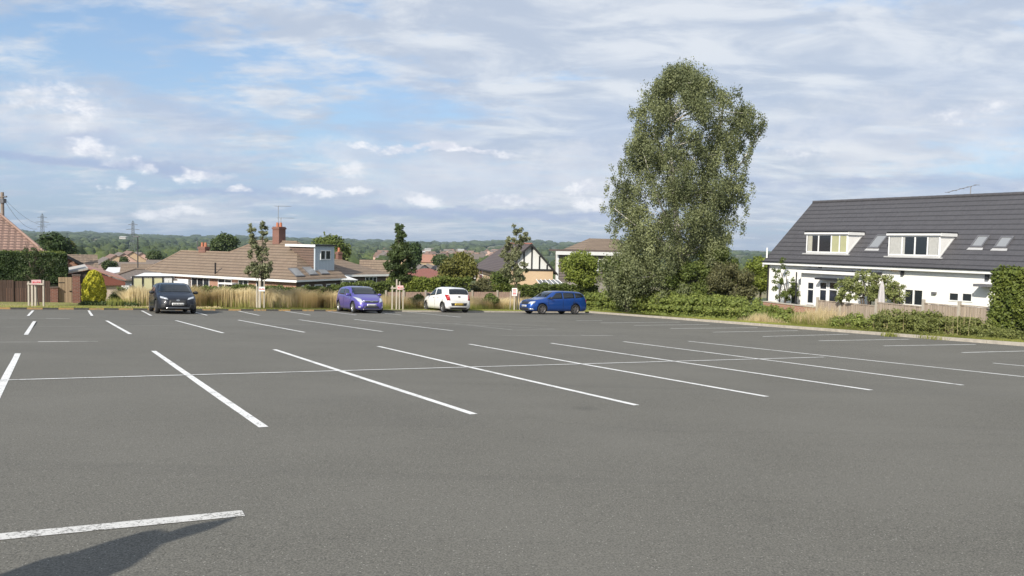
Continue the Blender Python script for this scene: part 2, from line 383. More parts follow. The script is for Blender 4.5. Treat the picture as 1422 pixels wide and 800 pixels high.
def blades(name, parent, mat, pts, h, w, lean, seed, segs=1):
    """grass blades rooted at pts (n,3)"""
    rg = np.random.default_rng(seed); P = np.asarray(pts, float); n = len(P)
    hh = h*(.55+.6*rg.random(n)) if np.isscalar(h) else h
    a = rg.random(n)*6.283; ln = lean*hh*rg.random(n); az = rg.random(n)*6.283
    side = np.stack([np.cos(a), np.sin(a), np.zeros(n)], 1)*(w*(.6+.8*rg.random(n)))[:, None]*.5
    tip = P+np.stack([np.cos(az)*ln, np.sin(az)*ln, hh], 1)
    mid = P*.45+tip*.55; mid[:, :2] = P[:, :2]*.62+tip[:, :2]*.38
    V = np.stack([P-side, P+side, mid+side*.8, mid-side*.8, tip+side*.25, tip-side*.25], 1).reshape(-1, 3)
    k = np.arange(n)[:, None]*6
    Fq = np.concatenate([k+np.array([0, 1, 2, 3]), k+np.array([3, 2, 4, 5])])
    tone = rg.random(n); tone = np.concatenate([tone*.7, np.clip(tone*.8+.2, 0, 1)])
    return mesh_np(name, V, Fq, mat, parent, tone)
def trunkmesh(name, parent, mat, base, top, r0, r1, limbs=(), seed=1, bend=.15):
    rg = random.Random(seed); m = MB(); base = Vector(base); top = Vector(top); pts = []; rr = []
    for i in range(7):
        f = i/6; p = base.lerp(top, f)
        if 0 < i < 6: p += Vector((rg.uniform(-1, 1), rg.uniform(-1, 1), 0))*bend
        pts.append(p); rr.append((r0+(r1-r0)*f)*(1.25 if i == 0 else 1))
    m.tube(pts, rr, 8)
    for (f, tip, r) in limbs:
        i = min(5, int(f*6)); s = pts[i].lerp(pts[i+1], f*6-i); tip = Vector(tip); mid = s.lerp(tip, .5)+Vector((0, 0, .12*(tip-s).length))
        m.tube([s, mid, tip], [r, r*.65, r*.3], 5)
    return m.build(name, mat, parent, recalc=False)
# ------------------------------------------------------------------ THE SETTING
# terrain sheet (polar, out to the horizon)
rs = np.concatenate([[0.01, 8, 16, 24, 32, 40], np.linspace(46, 130, 22), np.geomspace(140, 9500, 70)])
an = np.linspace(-math.pi, math.pi, 361)[:-1]
RR, AA = np.meshgrid(rs, an, indexing='ij'); X = RR*np.sin(AA); Y = RR*np.cos(AA); Z = terrain(X, Y)-.06
V = np.stack([X, Y, Z], -1).reshape(-1, 3); n = len(an); i, j = np.meshgrid(np.arange(len(rs)-1), np.arange(n), indexing='ij')
Fq = np.stack([i*n+j, i*n+(j+1) % n, (i+1)*n+(j+1) % n, (i+1)*n+j], -1).reshape(-1, 4)[:, ::-1]
setp(mesh_np('terrain', V, Fq, LAND, smoothf=True), kind='structure')
def sheet(name, pts, dz, mat, kind='structure', th=None):
    m = MB(); P = [(x, y, -SLOPE*max(y, -25)+dz) for x, y in pts]
    if th: m.prism(P, (0, 0, -th))
    else: m.add(P, [tuple(range(len(P)))])
    return m.build(name, mat, None, recalc=bool(th), kind=kind)
K0, K1 = ab(-60, KERB_B), (RK0.x, RK0.y)
RKE = rk(60, 0); 
me_pts = [K0, ab(-60, 4), (-40, -20), (34, -20), RKE, rk(30, 0), K1]
sheet('car_park_surface', me_pts, 0, ASPH)
m = MB()   # verge behind the kerbs, gently banked
def gz(p, dz): return (p[0], p[1], float(terrain(*p))+dz)
prof = [(.12, .085), (1.5, .10), (3., .14), (5.5, .22), (9, .15)]
As = list(np.linspace(-60, 32.2, 24))
for (o0, h0), (o1, h1) in zip(prof[:-1], prof[1:]):
    for a0, a1 in zip(As[:-1], As[1:]):
        m.add([gz(ab(a0, KERB_B+o0), h0), gz(ab(a1, KERB_B+o0), h0), gz(ab(a1, KERB_B+o1), h1), gz(ab(a0, KERB_B+o1), h1)], [(0, 1, 2, 3)])
    for t0, t1 in zip(range(0, 60, 4), range(4, 64, 4)):
        m.add([gz(rk(t0, o0), h0), gz(rk(t1, o0), h0), gz(rk(t1, o1), h1*.6+.03), gz(rk(t0, o1), h1*.6+.03)], [(0, 1, 2, 3)])
P0 = gz((RK0.x, RK0.y), .083)
m.add([gz(ab(32.2, KERB_B), .085), gz(ab(32.2, KERB_B+9), .15), gz((RK0.x+6, RK0.y+8), .15), gz(rk(0, 9), .13), gz(rk(0, 0), .085)], [(0, 1, 2, 3, 4)])
m.build('grass_verge', GRASS, None, recalc=False, kind='structure')
# kerbs: left run painted alternately yellow and dark, right run pale concrete
t = NT('yellow_kerb_paint'); c = t.mix(t.fr(t.noise(8., 5., .7, t.obj()), .45, .62), (.42, .26, .10), (.22, .18, .12)); KYEL = t.set(c, .8)
KDARK = plain('dark_kerb_stone', (.07, .065, .06), .9, .3, 6.)
m = MB(); kl = .67
A0 = -36.; k = 0
while A0+kl*k < 32.05:
    a0 = A0+kl*k; a1 = a0+kl-.012
    if a1 > 31.9: break
    mi = 0 if a0 < 15 and k % 2 == 0 else (1 if a0 < 18 else 2)
    p = [ab(a0, KERB_B), ab(a1, KERB_B), ab(a1, KERB_B+.125), ab(a0, KERB_B+.125)]
    P = [(x, y, -SLOPE*y-.1) for x, y in p]; m.prism(P, (0, 0, .18+.004*random.random()), mi); k += 1
m.build('left_kerb', [KYEL, KDARK, CONC], None, kind='structure')
m = MB(); k = 0; kl = .915
while kl*k < 60:
    p = [rk(kl*k, 0), rk(kl*(k+1)-.012, 0), rk(kl*(k+1)-.012, .15), rk(kl*k, .15)]
    P = [(x, y, -SLOPE*max(y, -25)-.1) for x, y in p]; m.prism(P, (0, 0, .215+.004*random.random())); k += 1
m.build('right_kerb', CONC, None, kind='structure')
# bay markings (endpoints measured on the ground)
def strip(m, p0, p1, w, dz):
    p0 = Vector(p0[:2]); p1 = Vector(p1[:2]); d = (p1-p0).normalized(); q = Vector((-d.y, d.x))*w/2; n = max(1, int((p1-p0).length/1.0))
    jit = [random.uniform(-.004, .004) for _ in range(n+1)]
    for i in range(n):
        a = p0.lerp(p1, i/n); b = p0.lerp(p1, (i+1)/n)
        ws = [a-q*(1+jit[i]*20), b-q*(1+jit[i+1]*20), b+q, a+q]
        m.add([(x, y, -SLOPE*y+dz) for x, y in ws], [(0, 1, 2, 3)])
bayB = [((25, 491), (-75, 690)), ((213, 487.5), (366, 593.5)), ((381, 485.5), (658, 575.5)), ((525, 481), (884, 563)), ((652, 478), (1065, 551)), ((765, 476.7), (1210, 542)), ((866, 474.5), (1337, 535)), ((956, 474), (1480, 529.5))]
bayA = [((48, 446.3), (36, 465)), ((148, 445.5), (181, 464)), ((244, 445.2), (310, 462.6)), ((331, 444.6), (423, 461.6)), ((415, 444), (531, 460.6)), ((492, 443.6), (629, 459.4))]
bayK = [((46, 431.2), (39, 438.7)), ((123, 431.4), (128, 438.7)), ((197, 431.6), (210, 438.4)), ((263, 431.8), (288, 438.1)), ((331, 432), (360, 438.2)), ((396, 432.2), (431, 437.7)), ((455, 432.6), (495, 437.6)), ((510, 432.9), (558, 437.6)), ((565, 433.4), (640, 440.5))]
bayR = [((800, 445.2), (836, 445.2)), ((834, 448.5), (945, 447.4)), ((880, 452), (985, 450.6)), ((931, 456.4), (1052, 455.2)), ((990, 461.4), (1108, 459.3)), ((1059, 467.4), (1178, 464.3)), ((1137, 473.4), (1262, 471.2)), ((1227, 480.5), (1355, 478.4)), ((1336, 489.8), (1470, 486.4)), ((1379, 504.4), (1450, 511))]
m = MB()
for L in (bayB, bayA, bayK, bayR):
    for p, q in L: strip(m, gnd(*p), gnd(*q), .10, .004)
strip(m, gnd(-60, 530.2), gnd(520, 513.9), .075, .0075); strip(m, gnd(520, 513.9), gnd(1145, 496.2), .075, .0075)
m.build('bay_markings', PAINT, None, recalc=False, kind='structure')
m = MB(); strip(m, gnd(-60, 752), gnd(338, 713), .135, .004); strip(m, gnd(52.6, 474.8), gnd(96, 474.4), .16, .004); strip(m, gnd(96, 474.4), gnd(136, 474.2), .07, .004); strip(m, gnd(64, 442.5), gnd(97, 442.6), .12, .004)
strip(m, gnd(807, 466), gnd(852, 466.2), .10, .004)
m.build('worn_markings', PAINT_WORN, None, recalc=False, kind='structure')
m = MB(); ghost = [((-20, 454.6), (600, 448.6), .07), ((696, 466.2), (806, 466), .08), ((-20, 475.3), (52, 474.9), .10), ((-10, 442.2), (64, 442.5), .08), ((500, 445.4), (632, 449.4), .10), ((632, 449.4), (714, 458.6), .12), ((560, 446.8), (772, 457), .12), ((714, 458.6), (772, 457.2), .12), ((618, 446.5), (760, 452.6), .1), ((600, 440.5), (655, 440.2), .1), ((852, 466.2), (872, 466.6), .07)]
for p, q, w in ghost: strip(m, gnd(*p), gnd(*q), w, .002)
m.build('faded_markings', PAINT_OLD, None, recalc=False, kind='structure')
# ------------------------------------------------------------------ CARS
def catmull(xs, ys, x):
    xs = np.array(xs, float); ys = np.array(ys, float); o = np.argsort(xs); xs = xs[o]; ys = ys[o]
    m = np.gradient(ys, xs); dx = np.diff(xs); sl = np.diff(ys)/dx
    m = np.concatenate([[sl[0]], np.where(sl[:-1]*sl[1:] > 0, 2*sl[:-1]*sl[1:]/(sl[:-1]+sl[1:]+1e-9), 0), [sl[-1]]])
    i = np.clip(np.searchsorted(xs, x)-1, 0, len(xs)-2); h = dx[i]; t_ = np.clip((x-xs[i])/h, 0, 1)
    return (2*t_**3-3*t_**2+1)*ys[i]+(t_**3-2*t_**2+t_)*h*m[i]+(-2*t_**3+3*t_**2)*ys[i+1]+(t_**3-t_**2)*h*m[i+1]
TYRE = plain('tyre_rubber', (.022, .022, .022), .85, .2, 30.)
DARKP = plain('dark_plastic', (.025, .026, .028), .55, .15)
ARCH = plain('wheel_arch_liner', (.01, .01, .01), .95, .1)
CHROME = plain('chrome', (.7, .7, .7), .18, .03, Metallic=1.)
LAMP = plain('headlamp_lens', (.62, .64, .66), .12, .2, 30., Metallic=.4)
REDL = plain('tail_lamp_lens', (.35, .012, .015), .15, .15, 20.)
WPLATE = plain('white_number_plate', (.75, .75, .73), .5, .02)
YPLATE = plain('yellow_number_plate', (.72, .50, .05), .5, .02)
INK = plain('black_lettering', (.03, .03, .03), .6, .02)
REDINK = plain('red_lettering', (.62, .06, .06), .6, .05)
def carpaint(name, col, metallic=.35, rough=.35):
    t = NT(name); return t.set(col, rough, Metallic=metallic, Coat_Weight=.8 if rough < .45 else .35, Coat_Roughness=.06)
def make_car(name, label, p, loc, rz, paintm, rimm):
    Ln, W, H = p['L'], p['W']/2, p['H']
    # tilt with the slope of the ground
    f = Vector((math.cos(rz), math.sin(rz), 0)); f.z = -SLOPE*f.y; up = Vector((0, SLOPE, 1)).normalized(); f = (f-up*f.dot(up)).normalized(); l = up.cross(f)
    M = Matrix((f, l, up)).transposed()
    root = thing(name, label, 'car', loc, rot=M.to_euler())
    n = 64; th = np.linspace(0, math.pi, n); xs = -Ln/2*np.cos(th)*.999
    zt = catmull(*zip(*p['top']), xs); zb = catmull(*zip(*p['belt']), xs); zl = catmull(*zip(*p['low']), xs); wp = catmull(*zip(*p['plan']), xs)*W
    rings = []
    zr = H
    for x, a, b, c, w in zip(xs, zt, zb, zl, wp):
        b = min(b, a-.025); cf = float(np.clip((a-b-.04)/(zr-b-.04), 0, 1)); cf = cf**.6
        lp = lambda u, v, k: u+(v-u)*k
        lo = c
        pts = [(0, lo), (w*.72, lo), (w*.95, lo+.05), (w*.995, lp(lo, b, .28)), (w, lp(lo, b, .55)), (w*.985, lp(lo, b, .80)), (w*lp(.93, .955, cf), b),
               (w*lp(.88, .895, cf), lp(b, a, lp(.5, .35, cf))), (w*lp(.80, .82, cf), lp(b, a, lp(.8, .75, cf))), (w*lp(.68, .745, cf), lp(a-.012, a-.05, cf)),
               (w*lp(.45, .60, cf), lp(a-.003, a-.012, cf)), (0, a)]
        rings.append(pts+[(-y, z) for y, z in pts[-2:0:-1]])
    k = len(rings[0]); m = MB(); vs = [(x, y, z) for x, r_ in zip(xs, rings) for y, z in r_]
    fs = [(i*k+j, (i+1)*k+j, (i+1)*k+(j+1) % k, i*k+(j+1) % k) for i in range(n-1) for j in range(k)]
    m.add(vs, fs, 0, True); m.add(vs[:k], [tuple(range(k))], 0, True); m.add(vs[-k:], [tuple(reversed(range(k)))], 0, True)
    body = m.build('body', [paintm, ARCH], root)
    bm = bmesh.new(); bm.from_mesh(body.data); bmesh.ops.remove_doubles(bm, verts=bm.verts, dist=1e-5); bmesh.ops.recalc_face_normals(bm, faces=bm.faces)
    bvh = BVHTree.FromBMesh(bm); bm.to_mesh(body.data); bm.free()
    # wheel arches cut into the body
    wr = p['wheel']; ax = [p['fa'], p['ra']]
    cm = MB()
    for x in ax:
        for s in (-1, 1):
            r_ = wr+.055; cc = [(x+r_*math.cos(q), r_*math.sin(q)+wr) for q in np.linspace(0, 2*math.pi, 33)[:-1]]
            vv = [(a, s*(W+.2), b) for a, b in cc]+[(a, s*(W-.24), b) for a, b in cc]; q = 32
            cm.add(vv, [tuple(range(q)), tuple(reversed(range(q, 2*q)))]+[(i, q+i, q+(i+1) % q, (i+1) % q) for i in range(q)], 1)
    cut = cm.build('cutter', [paintm, ARCH], root)
    bo = body.modifiers.new('b', 'BOOLEAN'); bo.operation = 'DIFFERENCE'; bo.object = cut; bo.solver = 'EXACT'
    bpy.context.view_layer.update()
    dg = bpy.context.evaluated_depsgraph_get(); nm = bpy.data.meshes.new_from_object(body.evaluated_get(dg)); body.modifiers.clear(); body.data = nm; nm.name = 'body'
    bpy.data.objects.remove(cut)
    if len(nm.polygons) < 100: print('BOOLEAN FAILED', name)
    def patch(pname, kind, quad, mat, parent=root, off=.006, nu=10, nv=5, sgn=1, bow=(0, 0)):
        """sheet of glass or trim laid on the body; quad = 4 corners in side (x,z) or front/rear (y,z) or top (x,y) view"""
        A, B, C_, D = [Vector(q) for q in quad]; vs = []
        for j in range(nv+1):
            for i in range(nu+1):
                u_, v_ = i/nu, j/nv
                q = A.lerp(B, u_).lerp(D.lerp(C_, u_), v_); q = q+Vector((0, bow[0]*4*u_*(1-u_)*v_+bow[1]*4*u_*(1-u_)*(1-v_)))
                if kind == 'side': o, d = Vector((q.x, 3*sgn, q.y)), Vector((0, -sgn, 0))
                elif kind == 'end': o, d = Vector((5*sgn, q.x, q.y)), Vector((-sgn, 0, 0))
                else: o, d = Vector((q.x, q.y, 4)), Vector((0, 0, -1))
                h, nn, _, _ = bvh.ray_cast(o, d)
                if h is None:
                    h, nn, _, _ = bvh.find_nearest(Vector((q.x if kind != 'end' else sgn*Ln/2, q.y if kind == 'top' else (q.x if kind == 'end' else sgn*W), q.y if kind != 'top' else 1)))
                vs.append((h, nn))
        w_ = nu+1; top = [h+nn*off for h, nn in vs]; bot = [h-nn*.004 for h, nn in vs]; N = len(vs)
        fs = [(j*w_+i, j*w_+i+1, (j+1)*w_+i+1, (j+1)*w_+i) for j in range(nv) for i in range(nu)]
        bd = list(range(w_))+[j*w_+nu for j in range(1, nv+1)]+[nv*w_+i for i in range(nu-1, -1, -1)]+[j*w_ for j in range(nv-1, 0, -1)]
        fs2 = [tuple(N+i for i in reversed(f_)) for f_ in fs]+[(bd[i], bd[(i+1) % len(bd)], N+bd[(i+1) % len(bd)], N+bd[i]) for i in range(len(bd))]
        m = MB(); m.add(top+bot, fs+fs2, 0, True); return m.build(pname, mat, parent)
    for s in (1, -1):
        for q in p['side_glass']: patch('side_window', 'side', q, CARGLASS, sgn=s)
        for q in p.get('side_trim', []): patch('sill_trim', 'side', q, DARKP, sgn=s, off=.012)
        for x0, x1 in p['doors']:
            pass
        for q in p['seams']: patch('door_seam', 'side', q, ARCH, sgn=s, off=.002, nu=1, nv=8)
        for x, z in p['handles']:
            h, nn, _, _ = bvh.ray_cast(Vector((x, 3*s, z)), Vector((0, -s, 0)))
            if h: MB().box(h.x-.09, h.x+.09, h.y-.02, h.y+.02, z-.015, z+.015).build('door_handle', p.get('handle_mat', paintm), root, bevel=.008)
        x, z = p['mirror']; h, _, _, _ = bvh.ray_cast(Vector((x, 3*s, z)), Vector((0, -s, 0)))
        mm = MB(); yy = h.y+s*.13
        ring = []
        for e in np.linspace(-1.2, 1.2, 6):
            for a in np.arange(10)*.6283: ring.append((x+.07*math.cos(a)*math.cos(e), yy+s*.0+.12*math.sin(e), z+.085*math.sin(a)*math.cos(e)+.04))
        mm.add(ring, [(i*10+j, i*10+(j+1) % 10, i*10+10+(j+1) % 10, i*10+10+j) for i in range(5) for j in range(10)]+[tuple(range(10)), tuple(reversed(range(50, 60)))], 0, True)
        mm.box(x-.03, x+.03, min(h.y-s*.02, yy), max(h.y-s*.02, yy), z-.015, z+.03)
        mm.build('wing_mirror', p.get('mirror_mat', paintm), root)
        for q in p['headlight']: patch('headlight', 'end', [(s*a, b) for a, b in q], LAMP, sgn=1, off=.008, nv=4)
        for q in p['taillight']: patch('tail_light', 'end', [(s*a, b) for a, b in q], REDL, sgn=-1, off=.010, nv=4)
        for q in p.get('fog', []): patch('fog_light', 'end', [(s*a, b) for a, b in q], LAMP, sgn=1, off=.010, nu=4, nv=3)
    patch('windscreen', 'end', p['windscreen'], CARGLASS, nu=14, nv=8, bow=p.get('wbow', (.02, .02)))
    patch('rear_window', 'end', p['rearglass'], CARGLASS, sgn=-1, nu=14, nv=8, bow=(.02, .02))
    for q in p['grille']: patch('grille', 'end', q, DARKP, off=.008, bow=(0, -.02))
    for q in p.get('chrome', []): patch('chrome_strip', 'end', q, CHROME, off=.014, nv=2)
    for q in p.get('rear_dark', []): patch('rear_bumper_insert', 'end', q, DARKP, sgn=-1, off=.008)
    for sg, mt, z in ((1, WPLATE, p['fplate']), (-1, YPLATE, p['rplate'])):
        pl = patch('number_plate', 'end', [(-.26, z-.055), (.26, z-.055), (.26, z+.055), (-.26, z+.055)], mt, sgn=sg, off=.022, nu=6, nv=2)
        mm = MB()
        for j in range(7):
            yy = -.2+j*.066; h, nn, _, _ = bvh.ray_cast(Vector((5*sg, yy, z)), Vector((-sg, 0, 0)))
            mm.box(h.x+sg*.020-.006, h.x+sg*.020+.006, yy-.02, yy+.02, z-.032, z+.032)
        mm.build('registration_letters', INK, pl)
        h, nn, _, _ = bvh.ray_cast(Vector((5*sg, 0, p['badge'][0 if sg > 0 else 1])), Vector((-sg, 0, 0)))
        zb_ = p['badge'][0 if sg > 0 else 1]; mm = MB()
        oval = [(h.x+sg*.012, .075*math.cos(a), zb_+.042*math.sin(a)) for a in np.arange(16)*math.pi/8]
        mm.prism(oval, (sg*.014, 0, 0)); mm.build('badge', p.get('badge_mat', CHROME), root)
    # roof aerial
    MB().tube([(-Ln*.33, 0, H-.05), (-Ln*.33-.1, 0, H+.12)], .008, 5).build('roof_aerial', DARKP, root)
    # wheels
    for x in ax:
        for s in (1, -1):
            m = MB(); prof = [(.0, -.10), (.20, -.10), (wr*.66, -.105), (wr*.93, -.10), (wr, -.06), (wr, .06), (wr*.93, .10), (wr*.70, .105), (wr*.66, .085), (wr*.64, .05)]
            q = 28; vs = []; yc = s*(W-.125)
            for r_, y in prof:
                for j in range(q): a = 2*math.pi*j/q; vs.append((x+r_*math.cos(a), yc+s*y, wr+r_*math.sin(a)))
            m.add(vs, [(i*q+j, i*q+(j+1) % q, (i+1)*q+(j+1) % q, (i+1)*q+j) for i in range(len(prof)-1) for j in range(q)], 0, True)
            wheel = m.build('tyre', TYRE, root)
            m = MB(); R0 = wr*.66; yy = yc+s*.07
            ringo = [(x+rr_*math.cos(a), yc+s*o, wr+rr_*math.sin(a)) for rr_, o in ((R0, .09), (R0*.9, .088), (R0*.86, .03)) for a in np.arange(24)*math.pi/12]
            m.add(ringo, [(i*24+j, i*24+(j+1) % 24, (i+1)*24+(j+1) % 24, (i+1)*24+j) for i in range(2) for j in range(24)], 0, True)
            ns = p.get('spokes', 5)
            for j in range(ns):
                a = 2*math.pi*j/ns+.3; d = Vector((math.cos(a), 0, math.sin(a))); e = Vector((-d.z, 0, d.x)); c_ = Vector((x, yc+s*.06, wr))
                w0, w1 = p.get('spw', (.045, .06))
                m.prism([c_+d*.03-e*w0, c_+d*R0*.93-e*w1*.8, c_+d*R0*.93+e*w1*.8, c_+d*.03+e*w0], (0, s*.022, 0))
            m.prism([(x+.06*math.cos(a), yc+s*.065, wr+.06*math.sin(a)) for a in np.arange(10)*.6283], (0, s*.03, 0))
            m.build('rim', rimm, wheel)
    return root
def heading_place(u, v, fwd_grid, Ln, end):
    """centre of the car from the pixel under its nearest end"""
    g = gnd(u, v); d = Vector((fwd_grid[0], fwd_grid[1], 0)); c = g-d*(Ln/2*end)
    return Vector((c.x, c.y, -SLOPE*c.y)), math.atan2(d.y, d.x)
RIM_S = plain('silver_alloy', (.55, .56, .58), .3, .05, Metallic=.8)
RIM_D = plain('dark_alloy', (.16, .15, .15), .45, .1, Metallic=.5)
RIM_G = plain('grey_alloy', (.30, .30, .31), .35, .1, Metallic=.7)
# charcoal liftback -------------------------------------------------
P1 = dict(L=4.47, W=1.82, H=1.45, wheel=.32, fa=1.35, ra=-1.35,
    top=[(-2.235, .80), (-2.2, 1.02), (-2.0, 1.09), (-1.5, 1.27), (-.9, 1.42), (-.2, 1.45), (.35, 1.40), (.75, 1.22), (1.15, 1.00), (1.6, .91), (2.0, .78), (2.18, .68), (2.235, .58)],
    belt=[(-2.235, .78), (-1.8, .97), (-.5, .93), (.8, .90), (1.3, .86), (1.9, .72), (2.235, .50)], low=[(-2.235, .38), (-2.05, .2), (0, .17), (2.0, .18), (2.235, .25)],
    plan=[(-2.235, .72), (-2.1, .88), (-1.6, .97), (-.8, 1), (.8, 1), (1.5, .97), (1.95, .86), (2.15, .72), (2.235, .60)],
    side_glass=[[(-1.30, .99), (-.42, .95), (-.42, 1.30), (-1.0, 1.29)], [(-.36, .95), (.60, .92), (.30, 1.24), (-.36, 1.31)], [(.64, .92), (.86, .91), (.62, 1.05), (.52, 1.10)]],
    doors=[], seams=[[(-.395, .30), (-.37, .30), (-.37, .93), (-.395, .93)], [(.80, .30), (.825, .30), (.87, .90), (.845, .90)]],
    handles=[(-.60, .84), (.28, .82)], mirror=(.62, .94), headlight=[[(.42, .66), (.74, .73), (.73, .82), (.46, .74)]], taillight=[[(.35, .80), (.80, .82), (.80, .92), (.35, .90)]],
    windscreen=[(-.76, 1.00), (.76, 1.00), (.60, 1.39), (-.60, 1.39)], rearglass=[(-.62, 1.12), (.62, 1.12), (.50, 1.36), (-.50, 1.36)],
    grille=[[(-.40, .40), (.40, .40), (.36, .66), (-.36, .66)], [(-.72, .28), (-.50, .28), (-.55, .45), (-.70, .47)], [(.50, .28), (.72, .28), (.70, .47), (.55, .45)]],
    chrome=[[(-.5, .272), (.5, .272), (.5, .292), (-.5, .292)]], fplate=.46, rplate=.60, badge=(.64, .86), mirror_mat=DARKP, spokes=5, spw=(.05, .09))
loc, rz = heading_place(247, 436.2, (.4932, -.8699), 4.47, 1)
make_car('parked_car', 'charcoal liftback car parked nose out by the kerb, leftmost of the parked cars', P1, loc, rz, carpaint('charcoal_paint', (.006, .008, .015), .1, .5), RIM_D)
# purple hatchback ---------------------------------------------------
P2 = dict(L=4.0, W=1.74, H=1.49, wheel=.31, fa=1.22, ra=-1.29,
    top=[(-2.0, .70), (-1.97, .98), (-1.86, 1.20), (-1.66, 1.38), (-1.2, 1.46), (-.5, 1.49), (.05, 1.46), (.45, 1.33), (.80, 1.13), (1.10, 1.00), (1.5, .90), (1.82, .76), (1.95, .64), (2.0, .52)],
    belt=[(-2.0, .72), (-1.7, 1.0), (-.5, .95), (.7, .90), (1.2, .85), (1.75, .70), (2.0, .46)], low=[(-2.0, .38), (-1.85, .2), (0, .18), (1.8, .18), (2.0, .26)],
    plan=[(-2.0, .74), (-1.88, .9), (-1.4, .99), (-.6, 1), (.8, 1), (1.4, .96), (1.75, .85), (1.93, .72), (2.0, .60)],
    side_glass=[[(-1.42, 1.04), (-.36, .99), (-.36, 1.34), (-1.25, 1.32)], [(-.28, .99), (.62, .95), (.24, 1.28), (-.28, 1.34)], [(.66, .94), (.90, .93), (.66, 1.07), (.55, 1.12)]],
    doors=[], seams=[[(-.33, .28), (-.305, .28), (-.305, .95), (-.33, .95)], [(.78, .28), (.805, .28), (.88, .90), (.855, .90)]],
    handles=[(-.16, .86)], mirror=(.64, .96), headlight=[[(.44, .58), (.70, .64), (.80, .90), (.56, .82)]], taillight=[[(.55, .80), (.74, .82), (.70, 1.15), (.58, 1.12)]], fog=[[(.60, .30), (.70, .31), (.70, .39), (.60, .38)]],
    windscreen=[(-.74, 1.02), (.74, 1.02), (.58, 1.425), (-.58, 1.425)], rearglass=[(-.56, 1.08), (.56, 1.08), (.48, 1.36), (-.48, 1.36)],
    grille=[[(-.38, .60), (.38, .60), (.42, .68), (-.42, .68)], [(-.42, .30), (.42, .30), (.38, .40), (-.38, .40)]],
    chrome=[[(-.42, .665), (.42, .665), (.44, .695), (-.44, .695)], [(-.5, .222), (.5, .222), (.5, .242), (-.5, .242)]], fplate=.46, rplate=.75, badge=(.66, .95), spokes=7, spw=(.03, .05))
loc, rz = heading_place(516, 435.4, (.4932, -.8699), 4.0, 1)
make_car('parked_car', 'violet small hatchback parked nose out with silver wheels and white headlights', P2, loc, rz, carpaint('violet_paint', (.105, .085, .36), .35), RIM_S)
# white city car ------------------------------------------------------
P3 = dict(L=3.6, W=1.60, H=1.49, wheel=.30, fa=1.18, ra=-1.22,
    top=[(-1.8, .72), (-1.78, .98), (-1.71, 1.17), (-1.54, 1.37), (-1.1, 1.46), (-.5, 1.49), (.0, 1.45), (.38, 1.31), (.74, 1.11), (1.0, .98), (1.40, .90), (1.66, .76), (1.76, .64), (1.8, .52)],
    belt=[(-1.8, .74), (-1.5, 1.02), (-.4, .96), (.6, .91), (1.1, .86), (1.6, .70), (1.8, .46)], low=[(-1.8, .34), (-1.65, .2), (0, .18), (1.6, .18), (1.8, .26)],
    plan=[(-1.8, .80), (-1.7, .93), (-1.3, 1.0), (-.6, 1), (.8, 1), (1.3, .96), (1.6, .86), (1.74, .74), (1.8, .62)],
    side_glass=[[(-1.05, 1.08), (-.26, 1.0), (-.26, 1.37), (-.84, 1.34)], [(-.15, 1.0), (.70, .95), (.20, 1.30), (-.13, 1.37)]],
    doors=[], seams=[[(-.20, .26), (-.178, .26), (-.178, .97), (-.20, .97)], [(.74, .26), (.762, .26), (.80, .92), (.778, .92)]],
    handles=[(-.62, .88), (.0, .86)], mirror=(.60, .98), handle_mat=CHROME, mirror_mat=DARKP, headlight=[[(.46, .60), (.66, .66), (.68, .84), (.5, .76)]], taillight=[[(.55, .72), (.72, .70), (.76, 1.04), (.60, 1.04)]],
    windscreen=[(-.60, 1.05), (.60, 1.05), (.50, 1.39), (-.50, 1.39)], rearglass=[(-.62, 1.04), (.62, 1.04), (.54, 1.36), (-.54, 1.36)],
    grille=[[(-.38, .60), (.38, .60), (.42, .68), (-.42, .68)]], rear_dark=[[(-.46, .40), (.46, .40), (.50, .56), (-.50, .56)], [(-.5, .225), (.5, .225), (.55, .30), (-.55, .30)]],
    fplate=.46, rplate=.48, badge=(.66, .93), badge_mat=GREYPIPE, spokes=8, spw=(.02, .035))
loc, rz = heading_place(636, 434.4, (-.4932, .8699), 3.6, -1)
make_car('parked_car', 'white small hatchback with its tail towards the viewer and a yellow number plate', P3, loc, rz, carpaint('white_paint', (.80, .80, .79), 0., .3), RIM_G).scale = (1.07, 1.07, 1.05)
